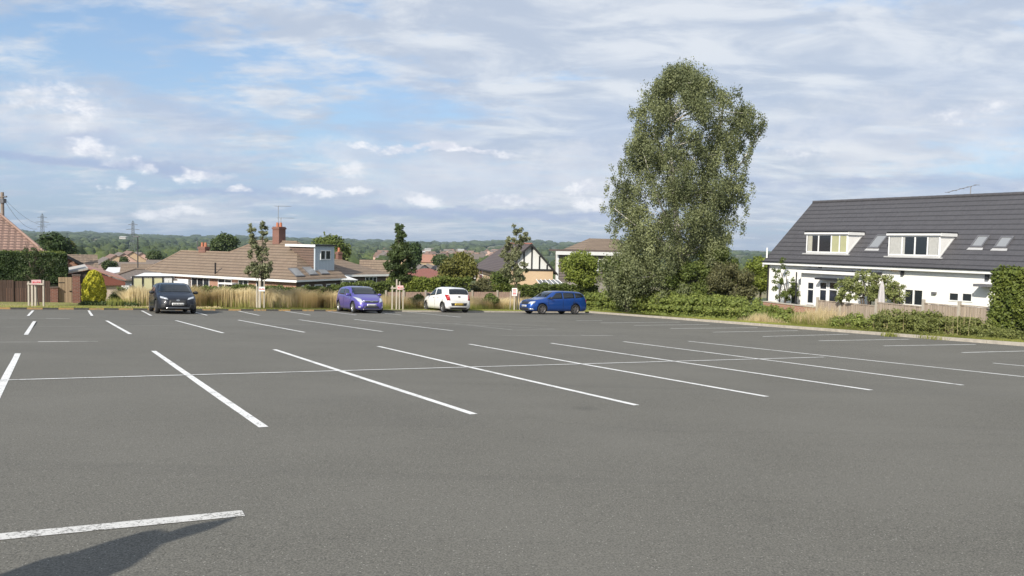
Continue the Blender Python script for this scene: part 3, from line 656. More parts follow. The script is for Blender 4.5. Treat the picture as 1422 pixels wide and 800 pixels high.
# blue estate -----------------------------------------------------------
P4 = dict(L=4.26, W=1.73, H=1.47, wheel=.315, fa=1.30, ra=-1.17,
    top=[(-2.13, .74), (-2.10, .98), (-2.0, 1.12), (-1.80, 1.34), (-1.6, 1.42), (-1.0, 1.46), (-.2, 1.47), (.28, 1.44), (.62, 1.30), (.98, 1.08), (1.25, .98), (1.65, .92), (1.95, .82), (2.08, .70), (2.13, .58)],
    belt=[(-2.13, .76), (-1.85, 1.02), (-.5, .96), (.8, .92), (1.35, .88), (1.9, .74), (2.13, .50)], low=[(-2.13, .36), (-1.95, .2), (0, .18), (1.9, .18), (2.13, .25)],
    plan=[(-2.13, .76), (-2.0, .91), (-1.5, .99), (-.6, 1), (.8, 1), (1.45, .97), (1.85, .88), (2.06, .76), (2.13, .64)],
    side_glass=[[(-1.82, 1.10), (-1.16, 1.02), (-1.12, 1.35), (-1.66, 1.33)], [(-1.08, 1.02), (-.26, .98), (-.24, 1.36), (-1.05, 1.36)], [(-.17, .98), (.72, .95), (.26, 1.32), (-.15, 1.36)], [(.76, .95), (1.0, .94), (.78, 1.05), (.68, 1.10)]],
    doors=[], seams=[[(-.215, .28), (-.195, .28), (-.195, .96), (-.215, .96)], [(.84, .28), (.86, .28), (.92, .91), (.90, .91)], [(-1.0, .72), (-.98, .72), (-1.08, 1.0), (-1.10, 1.0)]],
    handles=[(-.78, .86), (.16, .84)], mirror=(.74, .96), mirror_mat=DARKP, headlight=[[(.44, .64), (.74, .66), (.74, .80), (.48, .77)]], taillight=[[(.50, .76), (.76, .76), (.74, .95), (.52, .95)]], fog=[[(.56, .28), (.74, .29), (.72, .36), (.56, .35)]],
    windscreen=[(-.66, 1.05), (.66, 1.05), (.54, 1.38), (-.54, 1.38)], rearglass=[(-.56, 1.10), (.56, 1.10), (.48, 1.36), (-.48, 1.36)],
    grille=[[(-.40, .62), (.40, .62), (.42, .78), (-.42, .78)], [(-.52, .26), (.52, .26), (.48, .40), (-.48, .40)]], fplate=.50, rplate=.68, badge=(.83, .95), spokes=5, spw=(.05, .08))
f_ = Vector((-.860, -.510)); g0, g1 = gnd(745, 436.6), gnd(808, 437.0); mid_ = (g0+g1)/2; side = Vector((-f_.y, f_.x)) # left-hand side faces the viewer
mid_ = Vector((mid_.x, mid_.y))-side*.865+f_*(-.065); 
make_car('parked_car', 'bright blue estate car parked side on beneath the hedge at the corner of the kerb', P4, (mid_.x, mid_.y, -SLOPE*mid_.y), math.atan2(f_.y, f_.x), carpaint('blue_paint', (.010, .065, .30), .45, .3), RIM_D)
#==PART2==
# ------------------------------------------------------------------ BUILDINGS
class Fr:
    """local frame of a thing: x along d, y along n (away from the viewer), z up (world heights)"""
    def __init__(s, O, d):
        s.O = Vector((O[0], O[1])); s.d = Vector(d[:2]).normalized(); s.n = Vector((-s.d.y, s.d.x)); s.rz = math.atan2(s.d.y, s.d.x)
    def loc(s, z): return (s.O.x, s.O.y, z)
    def wx(s, u, v, y=0.):      # pixel on the wall plane local y -> (x, z)
        a, b, c = ray(u, v); t = (s.O.dot(s.n)+y)/(a*s.n.x+b*s.n.y); P = Vector((a*t, b*t)); return (P-s.O).dot(s.d), CAMH+c*t
    def wy(s, u, v, x):         # pixel on the plane local x -> (y, z)
        a, b, c = ray(u, v); t = (s.O.dot(s.d)+x)/(a*s.d.x+b*s.d.y); P = Vector((a*t, b*t)); return (P-s.O).dot(s.n), CAMH+c*t
    def roof(s, u, v, z0, k, y0=0.):   # pixel on roof plane z = z0+k*(y-y0)
        a, b, c = ray(u, v); t = (z0-CAMH-k*(s.O.dot(s.n)+y0))/(c-k*(a*s.n.x+b*s.n.y)); P = Vector((a*t, b*t))-s.O; return P.dot(s.d), P.dot(s.n), CAMH+c*t
def window(parent, x0, x1, z0, z1, y, panes=2, frame=.05, proud=.03, bars=None, curtains=(), mat=None, cmat=None, fy=1, reveal=True):
    """casement in a wall lying at local y; outside is the -y side"""
    mat = mat or WHITE_UPVC; m = MB(); d = -proud
    m.box(x0, x1, y+d, y+.04, z0, z0+frame); m.box(x0, x1, y+d, y+.04, z1-frame, z1)
    m.box(x0, x0+frame, y+d, y+.04, z0+frame, z1-frame); m.box(x1-frame, x1, y+d, y+.04, z0+frame, z1-frame)
    for i in range(1, panes):
        xm = x0+(x1-x0)*i/panes; m.box(xm-frame*.5, xm+frame*.5, y+d, y+.04, z0+frame, z1-frame)
    for (xa, xb, zz) in (bars or []): m.box(xa, xb, y+d, y+.04, zz-frame*.45, zz+frame*.45)
    w = m.build('window', mat, parent)
    box('pane', w, GLASS, x0+frame*.6, x1-frame*.6, y-.006, y+.012, z0+frame*.6, z1-frame*.6)
    for (xa, xb) in curtains: box('curtain', w, cmat or CURTAIN, xa, xb, y-.011, y-.0065, z0+frame, z1-frame)
    return w
def slab(name, parent, mat, pts, th=.10):
    P = [Vector(p) for p in pts]; n = (P[1]-P[0]).cross(P[2]-P[0]).normalized()
    if n.z < 0: n = -n
    return MB().prism(P, -n*th).build(name, mat, parent)
def poly(name, parent, mat, pts, ext): return MB().prism(pts, ext).build(name, mat, parent)
# ---- the white dormer bungalow on the right
E0 = at(1414, 372, 33.0)
h = Fr(E0, (-.4914, .8709)); # d points to the far left; n = (-.8709,-.4914) points AT the viewer, so flip
h.n = Vector((.8709, .4914))
# mesh space: x' = -x so that the frame stays right handed (x' right, y' away)
H0 = Fr(E0, (.4914, -.8709))     # d to the near right, n away from the viewer
EZ = E0.z; HL = 13.2
house = thing('dormer_bungalow', 'long white rendered house with dark grey tiled roof, two white dormers and three roof windows', 'house', H0.loc(0), H0.rz)
GZ = lambda x: float(terrain(H0.O.x+H0.d.x*x, H0.O.y+H0.d.y*x))
m = MB(); m.box(-HL, .3, .0, .25, -3.6, EZ-.05); m.box(-HL, -HL+.25, .25, 7.2, -3.6, EZ-.05); m.box(.05, .3, .25, 7.2, -3.6, EZ-.05); m.box(-HL+.25, .05, 6.95, 7.2, -3.6, EZ-.05)
for xg in (-HL, .1): m.prism([(xg, .05, EZ-.06), (xg, 7.15, EZ-.06), (xg, 3.6, EZ+3.05)], (.2, 0, 0))
m.build('wall', RENDER, house)
k = .9; ry = 3.6; ov = .22
rz_ = lambda y: EZ+.06+k*y
slab('roof', house, T_SLATE, [(-HL-.28, -ov, rz_(-ov)), (.45, -ov, rz_(-ov)), (.45, ry, rz_(ry)), (-HL-.28, ry, rz_(ry))], .12)
slab('roof', house, T_SLATE, [(-HL-.28, 7.4, rz_(-ov)), (.45, 7.4, rz_(-ov)), (.45, ry+.001, rz_(ry)), (-HL-.28, ry+.001, rz_(ry))], .12)
m = MB()
for i in range(30): x = -HL-.28+i*.4643; m.tube([(x, ry, rz_(ry)-.02), (x+.455, ry, rz_(ry)-.025)], .085, 8)
m.build('ridge_tiles', T_SLATE, house)
box('fascia', house, FASCIA, -HL-.26, .43, -ov-.05, -ov-.02, EZ-.30, EZ-.17)
MB().tube([(-HL-.3, -ov-.09, EZ-.135), (.46, -ov-.09, EZ-.135)], .035, 8).build('gutter', SEALANT, house)
m = MB()
for xs_ in (-HL-.28, .39): m.prism([(xs_, -ov-.02, rz_(-ov)-.30), (xs_, -ov-.02, rz_(-ov)-.13), (xs_, ry, rz_(ry)-.13), (xs_, ry, rz_(ry)-.32)], (.06, 0, 0))
m.build('bargeboard', FASCIA, house)
MB().tube([(-HL+.0, -.07, EZ-.2), (-HL+.0, -.07, -3.4)], .04, 6).build('downpipe', SEALANT, house)
MB().tube([(-HL-.1, -ov+.1, EZ+.05), (-HL-.1, -ov+.1, EZ+.62)], .05, 6).build('vent_pipe', WHITE_UPVC, house)
def px(u, v, y=0.): return H0.wx(u, v, y)
# dormers
def dormer(uL, uR, vT, vB, uBack, vBack, panes):
    xl, yl, zl = H0.roof(uL, vB, rz_(0), k); xr, yr, zr = H0.roof(uR, vB+.3, rz_(0), k)
    yf = (yl+yr)/2; z0 = rz_(yf); xl, z1 = H0.wx(uL, vT, yf); xr, _ = H0.wx(uR, vT+.5, yf)
    yb = (z1-rz_(0))/k+.02
    m = MB(); m.box(xl, xr, yf, yf+.10, z0-.02, z1)
    for xx in (xl, xr-.10): m.prism([(xx, yf+.10, z0-.02+.09), (xx, yb, rz_(yb)-.02), (xx, yb, z1), (xx, yf+.10, z1)], (.10, 0, 0))
    d = m.build('dormer', RENDER, house)
    m = MB(); m.box(xl-.05, xr+.05, yf-.10, yb-.02, z1, z1+.10); m.build('dormer_roof', SEALANT, d)
    m = MB(); m.box(xl-.05, xr+.05, yf-.125, yf-.102, z1-.07, z1+.02); m.box(xr+.052, xr+.075, yf-.10, yb-.10, z1-.10, z1+.04); m.build('dormer_fascia', FASCIA, d)
    m = MB(); m.box(xl-.16, xr+.14, yf-.10, yf-.002, z0-.05, z0+.015); m.prism([(xr+.002, yf, z0+.02), (xr+.002, yb-.1, rz_(yb-.1)+.01), (xr+.002, yb-.1, rz_(yb-.1)+.07), (xr+.002, yf, z0+.08)], (.035, 0, 0)); m.build('lead_flashing', plain('lead', (.42, .42, .42), .6, .1), d)
    # window fills the front
    W_ = xr-xl; a, b = xl+.05, xr-.05; za, zb_ = z0+.06, z1-.085
    fr = .055; m = MB(); y = yf
    xsb = [a+(b-a)*q for q in panes]
    m.box(a, b, y-.035, y-.001, za, za+fr); m.box(a, b, y-.035, y-.001, zb_-fr, zb_)
    for q in xsb: m.box(q-fr*.6, q+fr*.6, y-.035, y-.001, za+fr, zb_-fr)
    w = m.build('window', WHITE_UPVC, house)
    box('pane', w, GLASS, a+.01, b-.01, y-.012, y-.002, za+.02, zb_-.02)
    return w, xsb, y, za+fr, zb_-fr
w, q, y, za, zb_ = dormer(1120.5, 1178.5, 323.5, 352.5, 1205, 321, (0, .26, .56, .83, 1) if 0 else (0, .30, .62, .82, 1))
w_ = w
def cur(w, a, b, y, za, zb_, mat, wav=True):
    m = MB(); n = max(2, int((b-a)/.05))
    for i in range(n):
        x0 = a+(b-a)*i/n; x1 = a+(b-a)*(i+1)/n; y0 = y-.0165-(.006 if i % 2 and wav else 0)
        m.box(x0, x1, y0, y-.0125, za, zb_)
    m.build('curtain', mat, w)
cur(w, q[0]+.06, q[0]+.34, y, za, zb_, CURTAIN); cur(w, q[2]+.04, q[3]-.04, y, za, zb_, BLIND, False); cur(w, q[3]+.05, q[4]-.05, y, za, zb_, BLIND, False)
w, q, y, za, zb_ = dormer(1234.5, 1307, 325, 356.8, 1348, 321, (0, .27, .53, .78, 1))
NETC = plain('net_curtain', (.42, .42, .40), .8, .1, 12.)
cur(w, q[0]+.05, q[1]-.05, y, za, zb_, NETC); cur(w, q[1]+.04, q[1]+.14, y, za, zb_, NETC); cur(w, q[3]+.05, q[4]-.06, y, za, zb_, NETC)
# roof windows
SKYGL = glassmat('roof_window_glass', (.24, .25, .26), .2)
for (u0, v0, u1, v1, u2, v2) in ((1207, 344, 1219, 345, 1231, 328.5), (1350, 342.5, 1361, 343, 1373, 329.5), (1383, 343.5, 1395, 344, 1408, 331)):
    xa, ya, _ = H0.roof(u0, v0, rz_(0), k); xb, _, _ = H0.roof(u1, v1, rz_(0), k); _, yb, _ = H0.roof(u2, v2, rz_(0), k)
    xa, xb = sorted((xa, xb)); xb = max(xb, xa+.42)
    up_ = Vector((0, 1, k)).normalized(); nn_ = Vector((0, -k, 1)).normalized()
    def rp(x, y, o): return Vector((x, y, rz_(y)))+nn_*o
    m = MB()
    for (p, r_, s_, t_) in ((xa-.06, xb+.06, ya-.06, ya), (xa-.06, xb+.06, yb, yb+.06), (xa-.06, xa, ya, yb), (xb, xb+.06, ya, yb)):
        m.prism([rp(p, s_, .0), rp(r_, s_, .0), rp(r_, t_, .0), rp(p, t_, .0)], nn_*.07)
    w = m.build('roof_window', GREYPIPE, house)
    MB().prism([rp(xa, ya, .0), rp(xb, ya, .0), rp(xb, yb, .0), rp(xa, yb, .0)], nn_*.045).build('pane', SKYGL, w)
    MB().prism([rp(xa-.14, ya-.17, .0), rp(xb+.14, ya-.17, .0), rp(xb+.10, ya-.062, .0), rp(xa-.10, ya-.062, .0)], nn_*.02).build('lead_apron', MATS['lead'], w)
# ground-floor openings
def win_px(u0, v0, u1, v1, y=0., **kw):
    x0, z1 = px(u0, v0, y); x1, z0 = px(u1, v1, y); return window(house, x0, x1, z0, z1, y, **kw)
x0, z1 = px(1256, 400); x1, z0 = px(1283, 420)
window(house, x0, x1, z0-.2, z1, -.001, 2, .07, .05)
win_px(1318, 405.5, 1332, 419, -.001, panes=1, frame=.05); win_px(1336, 406, 1350.5, 420, -.001, panes=1, frame=.05)
x0, z1 = px(1100, 387); x1, z0 = px(1110, 409); dr = box('door', house, WHITE_UPVC, x0, x1, -.07, -.002, z0-.5, z1)
box('door_pane', dr, GLASS, x0+.09, x1-.08, -.085, -.0705, z1-.62, z1-.20); box('door_pane', dr, GLASS, x0+.09, x1-.08, -.085, -.0705, z1-1.6, z1-.72)
# small flat-roofed lean-to extension with dark fascia
xa, zt_ = px(1113, 376.5, -.55); xb, _ = px(1212, 378, -.55); 
m = MB(); m.box(xa, xb, -.55, -.002, -3.4, zt_); lean = m.build('extension', RENDER, house)
box('extension_roof', lean, SEALANT, xa-.12, xb+.1, -.80, -.004, zt_+.002, zt_+.11)
box('extension_fascia', lean, FASCIA, xa-.1, xb+.08, -.835, -.802, zt_-.08, zt_+.07)
MB().tube([(xa-.06, -.84, zt_-.05), (xa-.06, -.84, -3.2)], .035, 6).build('downpipe', SEALANT, lean)
xc, zc = px(1134, 388, -.9); xd, _ = px(1176, 389, -.9)
box('door_canopy', lean, SEALANT, xc, xd+.2, -1.05, -.552, zc, zc+.09)
for (u0, u1) in ((1122, 1131), (1139, 1149), (1152, 1164)):
    x0, z1 = px(u0, 391, -.551); x1, z0 = px(u1, 410, -.551); f = .05
    m = MB(); y = -.551
    m.box(x0, x1, y-.05, y, z1-f, z1); m.box(x0, x0+f, y-.05, y, z0-.5, z1-f); m.box(x1-f, x1, y-.05, y, z0-.5, z1-f); m.box(x0+f, x1-f, y-.05, y, z1-.42, z1-.36); m.box(x0+f, x1-f, y-.05, y, z0-.5, z0-.4)
    w = m.build('window', WHITE_UPVC, lean); box('pane', w, GLASS, x0+.02, x1-.02, y-.02, y-.002, z0-.45, z1-.02)
# fittings on the wall
for (u, v, nm, w2, h2, mt) in ((1125, 369, 'wall_light', .07, .07, GREYPIPE), (1140, 369, 'wall_light', .07, .12, SEALANT), (1254, 379, 'wall_light', .06, .11, SEALANT), (1298, 407, 'air_vent', .10, .05, GREYPIPE), (1372, 382, 'wall_light', .07, .2, SEALANT)):
    x, z = px(u, v); box(nm, house, mt, x-w2, x+w2, -.12, -.002, z-h2, z+h2, bevel=.01)
x, z = px(1244.5, 372.5); box('alarm_box', house, plain('orange_box', (.70, .38, .14), .6, .05), x-.20, x+.20, -.10, -.002, z-.13, z+.13, bevel=.015)
x0, zc = px(1355, 396, -.4); x1, _ = px(1375, 396, -.4); box('canopy', house, GREYPIPE, x0, x1, -.6, -.002, zc-.05, zc+.06)
# aerial on the ridge
def aerial(parent, p, hgt, ln, d, n=7, arms=.18, r=.012, pole=True):
    m = MB(); p = Vector(p); top = p+Vector((0, 0, hgt)); d = Vector(d).normalized(); e = d.cross(Vector((0, 0, 1))).normalized()
    if pole: m.tube([p, top], r*1.6, 5)
    m.tube([top-d*ln*.2, top+d*ln*.8], r, 4)
    for i in range(n): c = top-d*ln*.2+d*ln*i/(n-1); m.tube([c-e*arms, c+e*arms], r*.8, 4)
    return m.build('tv_aerial', plain('aerial_metal', (.25, .25, .26), .5, .1), parent)
x, _, z = H0.roof(1346, 272, rz_(0), k); aerial(house, (x, ry+.05, rz_(ry)), .42, 1.7, (-1, .2, -.16), 5, .16, .014)
# ---- fence, brick wall, parasol in front of the white house
def fence_pt(u, off):      # point on the line parallel to the right kerb under pixel column u
    a, b, _ = ray(u, 420); P0 = RK0+RKN*off; # (P0+RKD t) x (a,b) = 0
    t = -(P0.x*b-P0.y*a)/(RKD.x*b-RKD.y*a); P = P0+RKD*t; return P
ups = [1134, 1166, 1216, 1281, 1331, 1376, 1425]
g = 'panels of the garden fence before the white house'
OFF = 2.7
for i in range(len(ups)-1):
    p, q = fence_pt(ups[i], OFF), fence_pt(ups[i+1], OFF); d = q-p; L_ = d.length; rz = math.atan2(d.y, d.x); zg0 = float(terrain(p.x, p.y)); zg1 = float(terrain(q.x, q.y)); zm = (zg0+zg1)/2
    txt = ['at the far end beside the brick wall', 'left of the folded parasol', 'behind the folded parasol', 'below the pair of patio doors', 'below the two small square windows', 'half hidden by the tall hedge'][i]
    th_ = thing('fence_panel', 'weathered wooden fence panel and concrete post '+txt, 'fence', (p.x, p.y, zm), rz, g)
    top = 1.22+[.05, -.04, .0, .05, .02, .0][i]
    m = MB(); nb = max(3, int((L_-.12)/.14)); w_ = (L_-.12)/nb
    for j in range(nb): m.box(.11+j*w_, .11+(j+1)*w_-.006, (0 if j % 2 else .012), (.02 if j % 2 else .032), -.25, top-.04+random.uniform(-.006, .006))
    m.build('boards', W_FENCE, th_); box('capping_rail', th_, W_FENCE, .10, L_, -.02, .05, top-.03, top+.01)
    box('post', th_, CONC, 0, .10, -.05, .06, -.5, top+.14, bevel=.01)
p, q = fence_pt(1060, OFF-.1), fence_pt(1130, OFF-.1); d = q-p; th_ = thing('garden_wall', 'low orange brick garden wall at the left end of the wooden fence', 'wall', (p.x, p.y, float(terrain(*p))), math.atan2(d.y, d.x))
box('brickwork', th_, BR_ORANGE, 0, d.length, 0, .22, -.5, 1.13); box('coping', th_, CONC, -.02, d.length+.02, -.03, .25, 1.132, 1.18, bevel=.008)
pp = at(1224, 414, 36.3); ph = thing('parasol', 'pale folded garden parasol standing behind the fence of the white house', 'parasol', (pp.x, pp.y, float(terrain(pp.x, pp.y))))
zz0 = pp.z-.4-ph.location.z; zz1 = at(1225, 391, 36.3).z-ph.location.z
m = MB(); prof = [(.16, 0), (.145, .1), (.11, .5), (.08, .8), (.035, 1.)]; q = 16; vs = []
for r_, f in prof:
    for j in range(q): a = 2*math.pi*j/q; rr_ = r_*(1+.22*(j % 2)); vs.append((rr_*math.cos(a), rr_*math.sin(a), zz0+(zz1-zz0)*f))
m.add(vs, [(i*q+j, i*q+(j+1) % q, (i+1)*q+(j+1) % q, (i+1)*q+j) for i in range(4) for j in range(q)]+[tuple(range(64, 80))], 0)
m.build('canopy', plain('parasol_cloth', (.46, .44, .44), .8, .08), ph); MB().tube([(0, 0, -.1), (0, 0, zz1+.07)], .025, 6).build('pole', W_STAKE, ph)
# ---- big brown bungalow
C_ = at(412, 389, 62.); BF = Fr(C_, (.891, -.454)); be = C_.z; kk = .65
bung = thing('bungalow', 'red brick bungalow with long brown tiled roof, tall chimney and blue-grey dormer', 'house', BF.loc(0), BF.rz)
fx = lambda u, v, y=0.: BF.wx(u, v, y)
LX = -17.5
m = MB(); m.box(LX+.4, -.35, .35, .6, -6, be-.05); m.box(-.6, -.35, .6, 6, -6, be-.05); m.box(LX+.4, LX+.65, .6, 6, -6, be-.05); m.box(LX+.65, -4, 8.75, 9, -6, be-.05); m.build('wall', BR_ORANGE, bung)
mr = 4.5; mz = be+kk*mr; xl_ = -10.1; wr_ = 2.9; wz = be+kk*wr_
ap = -4.0   # right end of the ridge
apl = -8.35
slab('roof', bung, T_BROWN, [(LX, 0, be), (0, 0, be), (ap, mr, mz), (apl, mr, mz), (xl_, wr_, wz), (-15.9, wr_, wz)], .12)
DE = 6.1
slab('roof', bung, T_BROWN, [(0, 0, be), (0, DE, be), (ap*.76, DE, be+(mz-be)*.76), (ap, mr+.02, mz)], .12)
slab('roof', bung, T_BROWN, [(LX, 0, be), (-15.9, wr_, wz), (LX, 2*wr_, be)], .12)
slab('roof', bung, T_BROWN, [(LX, 2*wr_+.001, be), (-15.9, wr_+.001, wz), (xl_, wr_+.001, wz), (xl_, 2*wr_+.001, be)], .12)
slab('roof', bung, T_BROWN, [(apl, mr, mz), (xl_, wr_, wz), (xl_-.4, 9, be), ], .12)
slab('roof', bung, T_BROWN, [(apl, mr+.001, mz), (ap, mr+.001, mz), (ap, 9.0, be), (xl_-.4, 9.0, be)], .12)
HIPM = plain('ridge_clay', (.24, .18, .135), .85, .15, 8.)
m = MB()
for a_, b_ in (((ap, mr, mz), (apl, mr, mz)), ((LX, 0, be), (-15.9, wr_, wz)), ((-15.9, wr_, wz), (xl_, wr_, wz)), ((xl_, wr_, wz), (apl, mr, mz))): m.tube([a_, b_], .065, 6)
m.build('ridge_tiles', HIPM, bung)
m = MB(); m.box(LX, .02, -.08, -.03, be-.20, be-.02); m.box(.02, .07, -.08, DE, be-.16, be-.02); m.build('fascia', FASCIA, bung)
box('soffit', bung, FASCIA, LX+.02, .01, -.03, .34, be-.16, be-.13)
# windows in the front wall under the eave
for (u0, u1, pn) in ((266, 291, 3), (303, 322, 2), (331, 345, 2), (356, 368, 1)):
    x0, _ = fx(u0, 390, .35); x1, _ = fx(u1, 390, .35); window(bung, x0, x1, be-1.35, be-.24, .348, pn, .06)
box('porch_panel', bung, WHITE_UPVC, fx(241, 390, .1)[0], fx(262, 390, .1)[0], .05, .34, be-1.2, be-.42)
box('awning', bung, FASCIA, fx(304, 390, -.3)[0], fx(323, 390, -.3)[0], -.35, .3, be-.62, be-.50)
def chimney(parent, x, y, z0, z1, w, mat, pots=2, d=None):
    d = d or w; m = MB(); m.box(x-w/2, x+w/2, y-d/2, y+d/2, z0, z1); m.box(x-w/2-.05, x+w/2+.05, y-d/2-.05, y+d/2+.05, z1-.20, z1-.08)
    c = m.build('chimney', mat, parent)
    for i in range(pots): xx = x+(i-(pots-1)/2)*w*.5; MB().tube([(xx, y, z1), (xx, y, z1+.36)], [.13, .10], 8).build('chimney_pot', plain('terracotta', (.42, .16, .09), .8, .15), c)
    return c
cx, cz = fx(387.5, 333, mr); _, ctop = fx(387.5, 315, mr)
ch = chimney(bung, cx, mr, mz-.5, ctop, .72, BR_RED, 2, .8)
aerial(ch, (cx-.1, mr, ctop), 1.75, 1.3, (1, .3, 0), 8, .3, .014); aerial(ch, (cx+.2, mr, ctop), .75, 1.5, (1, .1, 0), 7, .22, .014)
cx2, _ = fx(282, 349, wr_); chimney(bung, cx2, wr_+.1, wz-.4, wz+.42, .8, BR_RED, 2, .5); MB().tube([(cx2-.7, wr_, wz), (cx2-.7, wr_, wz+.9)], .04, 6).build('vent_pipe', GREYPIPE, bung)
x, y, z = BF.roof(299, 380, be, kk); MB().tube([(x, y, z-.1), (x, y, z+.9)], .07, 6).build('soil_pipe', SEALANT, bung)
# right-hand slope: z = be + k2*(-x)
k2 = kk*mr/(-ap)
# dormer
xf = -.85
y0_, z0_ = BF.wy(437.5, 366, xf); y1_, z1_ = BF.wy(464.5, 342.8, xf); _, ztp = BF.wy(438, 341.5, xf)
DBLUE = wood('blue_grey_cladding', (.46, .52, .58), (.54, .60, .66), .18)
zb0 = be+k2*(-xf)-.05
xb_ = -(ztp-be)/k2-.1
m = MB(); m.box(xf-.12, xf, y0_, y1_, zb0-.9, ztp); dm = m.build('dormer', DBLUE, bung)
m = MB()
for yy in (y0_, y1_-.12): m.prism([(xf-.12, yy, be+k2*(-xf)-.2), (xf-.12, yy, ztp), (xb_, yy, ztp), (xb_, yy, ztp-.05)], (0, .12, 0))
m.build('dormer_cheek', T_DKBROWN, dm)
box('dormer_roof', dm, SEALANT, xb_-.2, xf+.15, y0_-.12, y1_+.12, ztp, ztp+.12)
box('dormer_fascia', dm, FASCIA, xb_-.2, xf+.12, y0_-.155, y0_-.122, ztp-.10, ztp+.10)
ya, za = BF.wy(444.5, 361, xf); yb, zb2 = BF.wy(451.5, 347.5, xf); yc, _ = BF.wy(459, 347.5, xf)
m = MB(); f = .07; x = xf
for (p, q_) in ((ya, yb), (yb, yc)):
    m.box(x, x+.06, p, q_, za, za+f); m.box(x, x+.06, p, q_, zb2-f, zb2); m.box(x, x+.06, p, p+f, za+f, zb2-f); m.box(x, x+.06, q_-f, q_-.002, za+f, zb2-f)
w = m.build('window', WHITE_UPVC, dm); box('pane', w, GLASS, x+.001, x+.02, ya+.03, yc-.03, za+.03, zb2-.03)
# brown brick wall, gutter and roof windows under the right-hand slope
box('wall', bung, BR_BROWN, -.34, -.32, .36, DE-.3, -6, be-.06)
for y0, y1 in ((.9, 1.9), (2.4, 3.3), (3.8, 5.0)):
    m = MB(); m.box(-.319, -.28, y0, y1, be-1.5, be-.45); w = m.build('window', WHITE_UPVC, bung); box('pane', w, GLASS, -.279, -.27, y0+.08, y1-.08, be-1.42, be-.53)
nn2 = Vector((k2, 0, 1)).normalized()
for (u0, v0, u1, v1) in ((402, 377.5, 421, 378), (424, 374.5, 437, 377), (440, 373, 453, 376.5)):
    a, b, c = ray((u0+u1)/2, (v0+v1)/2+1); O = BF.O
    t_ = (be-CAMH+k2*O.dot(BF.d))/(c+k2*(a*BF.d.x+b*BF.d.y)); P = Vector((a*t_, b*t_))-O; X_, Y_ = P.dot(BF.d), P.dot(BF.n)
    def q2(x, y, o): return Vector((x, y, be-k2*x))+nn2*o
    MB().prism([q2(X_-.42, Y_-.5, 0), q2(X_+.42, Y_-.5, 0), q2(X_+.42, Y_+.5, 0), q2(X_-.42, Y_+.5, 0)], nn2*.07).build('roof_window', GREYPIPE, bung)
    w = [o for o in bpy.data.objects if o.name.startswith('roof_window') and o.parent == bung][-1]
    MB().prism([q2(X_-.36, Y_-.44, .071), q2(X_+.36, Y_-.44, .071), q2(X_+.36, Y_+.44, .071), q2(X_-.36, Y_+.44, .071)], nn2*.015).build('pane', SKYGL, w)
# ---- second brown bungalow to the right of it (dark brick, small chimney)
def hip_house(name, label, corners, ez, kx, ky, ridge, wallmat, roofmat, gnd_z, over=.3, eave=None, cat='house', group=None, O=None, d=None):
    """rectangular hipped house: local frame, x 0..w, y 0..dp; ridge=(x0,x1) at y=dp/2"""
    w, dp = corners; F = Fr(O, d); t_ = thing(name, label, cat, F.loc(0), F.rz, group); hz = ez+ky*dp/2; o = over
    m = MB(); m.box(0, w, 0, dp, gnd_z, ez-.06); m.build('wall', wallmat, t_)
    e = ez; r0, r1 = ridge; Y2 = dp/2
    A = [(-o, -o, e), (w+o, -o, e), (r1, Y2, hz), (r0, Y2, hz)]; slab('roof', t_, roofmat, A, .1)
    slab('roof', t_, roofmat, [(w+o, dp+o, e), (-o, dp+o, e), (r0, Y2+.001, hz), (r1, Y2+.001, hz)], .1)
    if r0 > -o+.05: slab('roof', t_, roofmat, [(-o-.001, dp+o, e), (-o-.001, -o, e), (r0, Y2, hz)], .1)
    else: MB().prism([(0, 0, e-.07), (0, dp, e-.07), (0, Y2, hz-.2)], (.15, 0, 0)).build('gable', wallmat, t_)
    if r1 < w+o-.05: slab('roof', t_, roofmat, [(w+o+.001, -o, e), (w+o+.001, dp+o, e), (r1, Y2, hz)], .1)
    else: MB().prism([(w-.15, 0, e-.07), (w-.15, dp, e-.07), (w-.15, Y2, hz-.2)], (.15, 0, 0)).build('gable', wallmat, t_)
    box('fascia', t_, eave or FASCIA, -o, w+o, -o-.04, -o-.002, e-.18, e-.01)
    return t_, F
p = at(536, 380.5, 72.); q = at(462, 383.5, 68.); q.z = p.z
L_ = (p-q).length
b2, F2 = hip_house('bungalow', 'low dark brick bungalow with brown tiled roof behind the violet car', (L_, 7.), (p.z+q.z)/2, .5, .36, (-.3, L_-2.6), BR_BROWN, T_BROWN, -8, O=(q.x, q.y), d=(p-q))
x, zb_ = F2.wx(475, 358, 3.); _, zt_ = F2.wx(474, 345, 3.5); chimney(b2, x, 3.5, zb_-1.5, zt_-.3, .42, BR_RED, 1)
x0, _ = F2.wx(507, 388, 0); x1, _ = F2.wx(523, 388, 0); window(b2, x0, x1, p.z-1.5, p.z-.22, -.002, 3, .06)
x0, z = F2.wx(476, 384, -1.6); x1, _ = F2.wx(494, 384, -1.6)
po = MB(); po.box(x0, x1, -1.6, -.01, -6, z-.3); pch = po.build('porch', WHITE_UPVC, b2); slab('porch_roof', pch, FASCIA, [(x0-.15, -1.75, z-.25), (x1+.15, -1.75, z-.3), ((x0+x1)/2-.2, -.01, z+.25)], .06)
box('porch_window', pch, GLASS, x0+.15, (x0+x1)/2-.06, -1.63, -1.602, z-.9, z-.42); box('porch_window', pch, GLASS, (x0+x1)/2+.06, x1-.15, -1.63, -1.602, z-.9, z-.42)
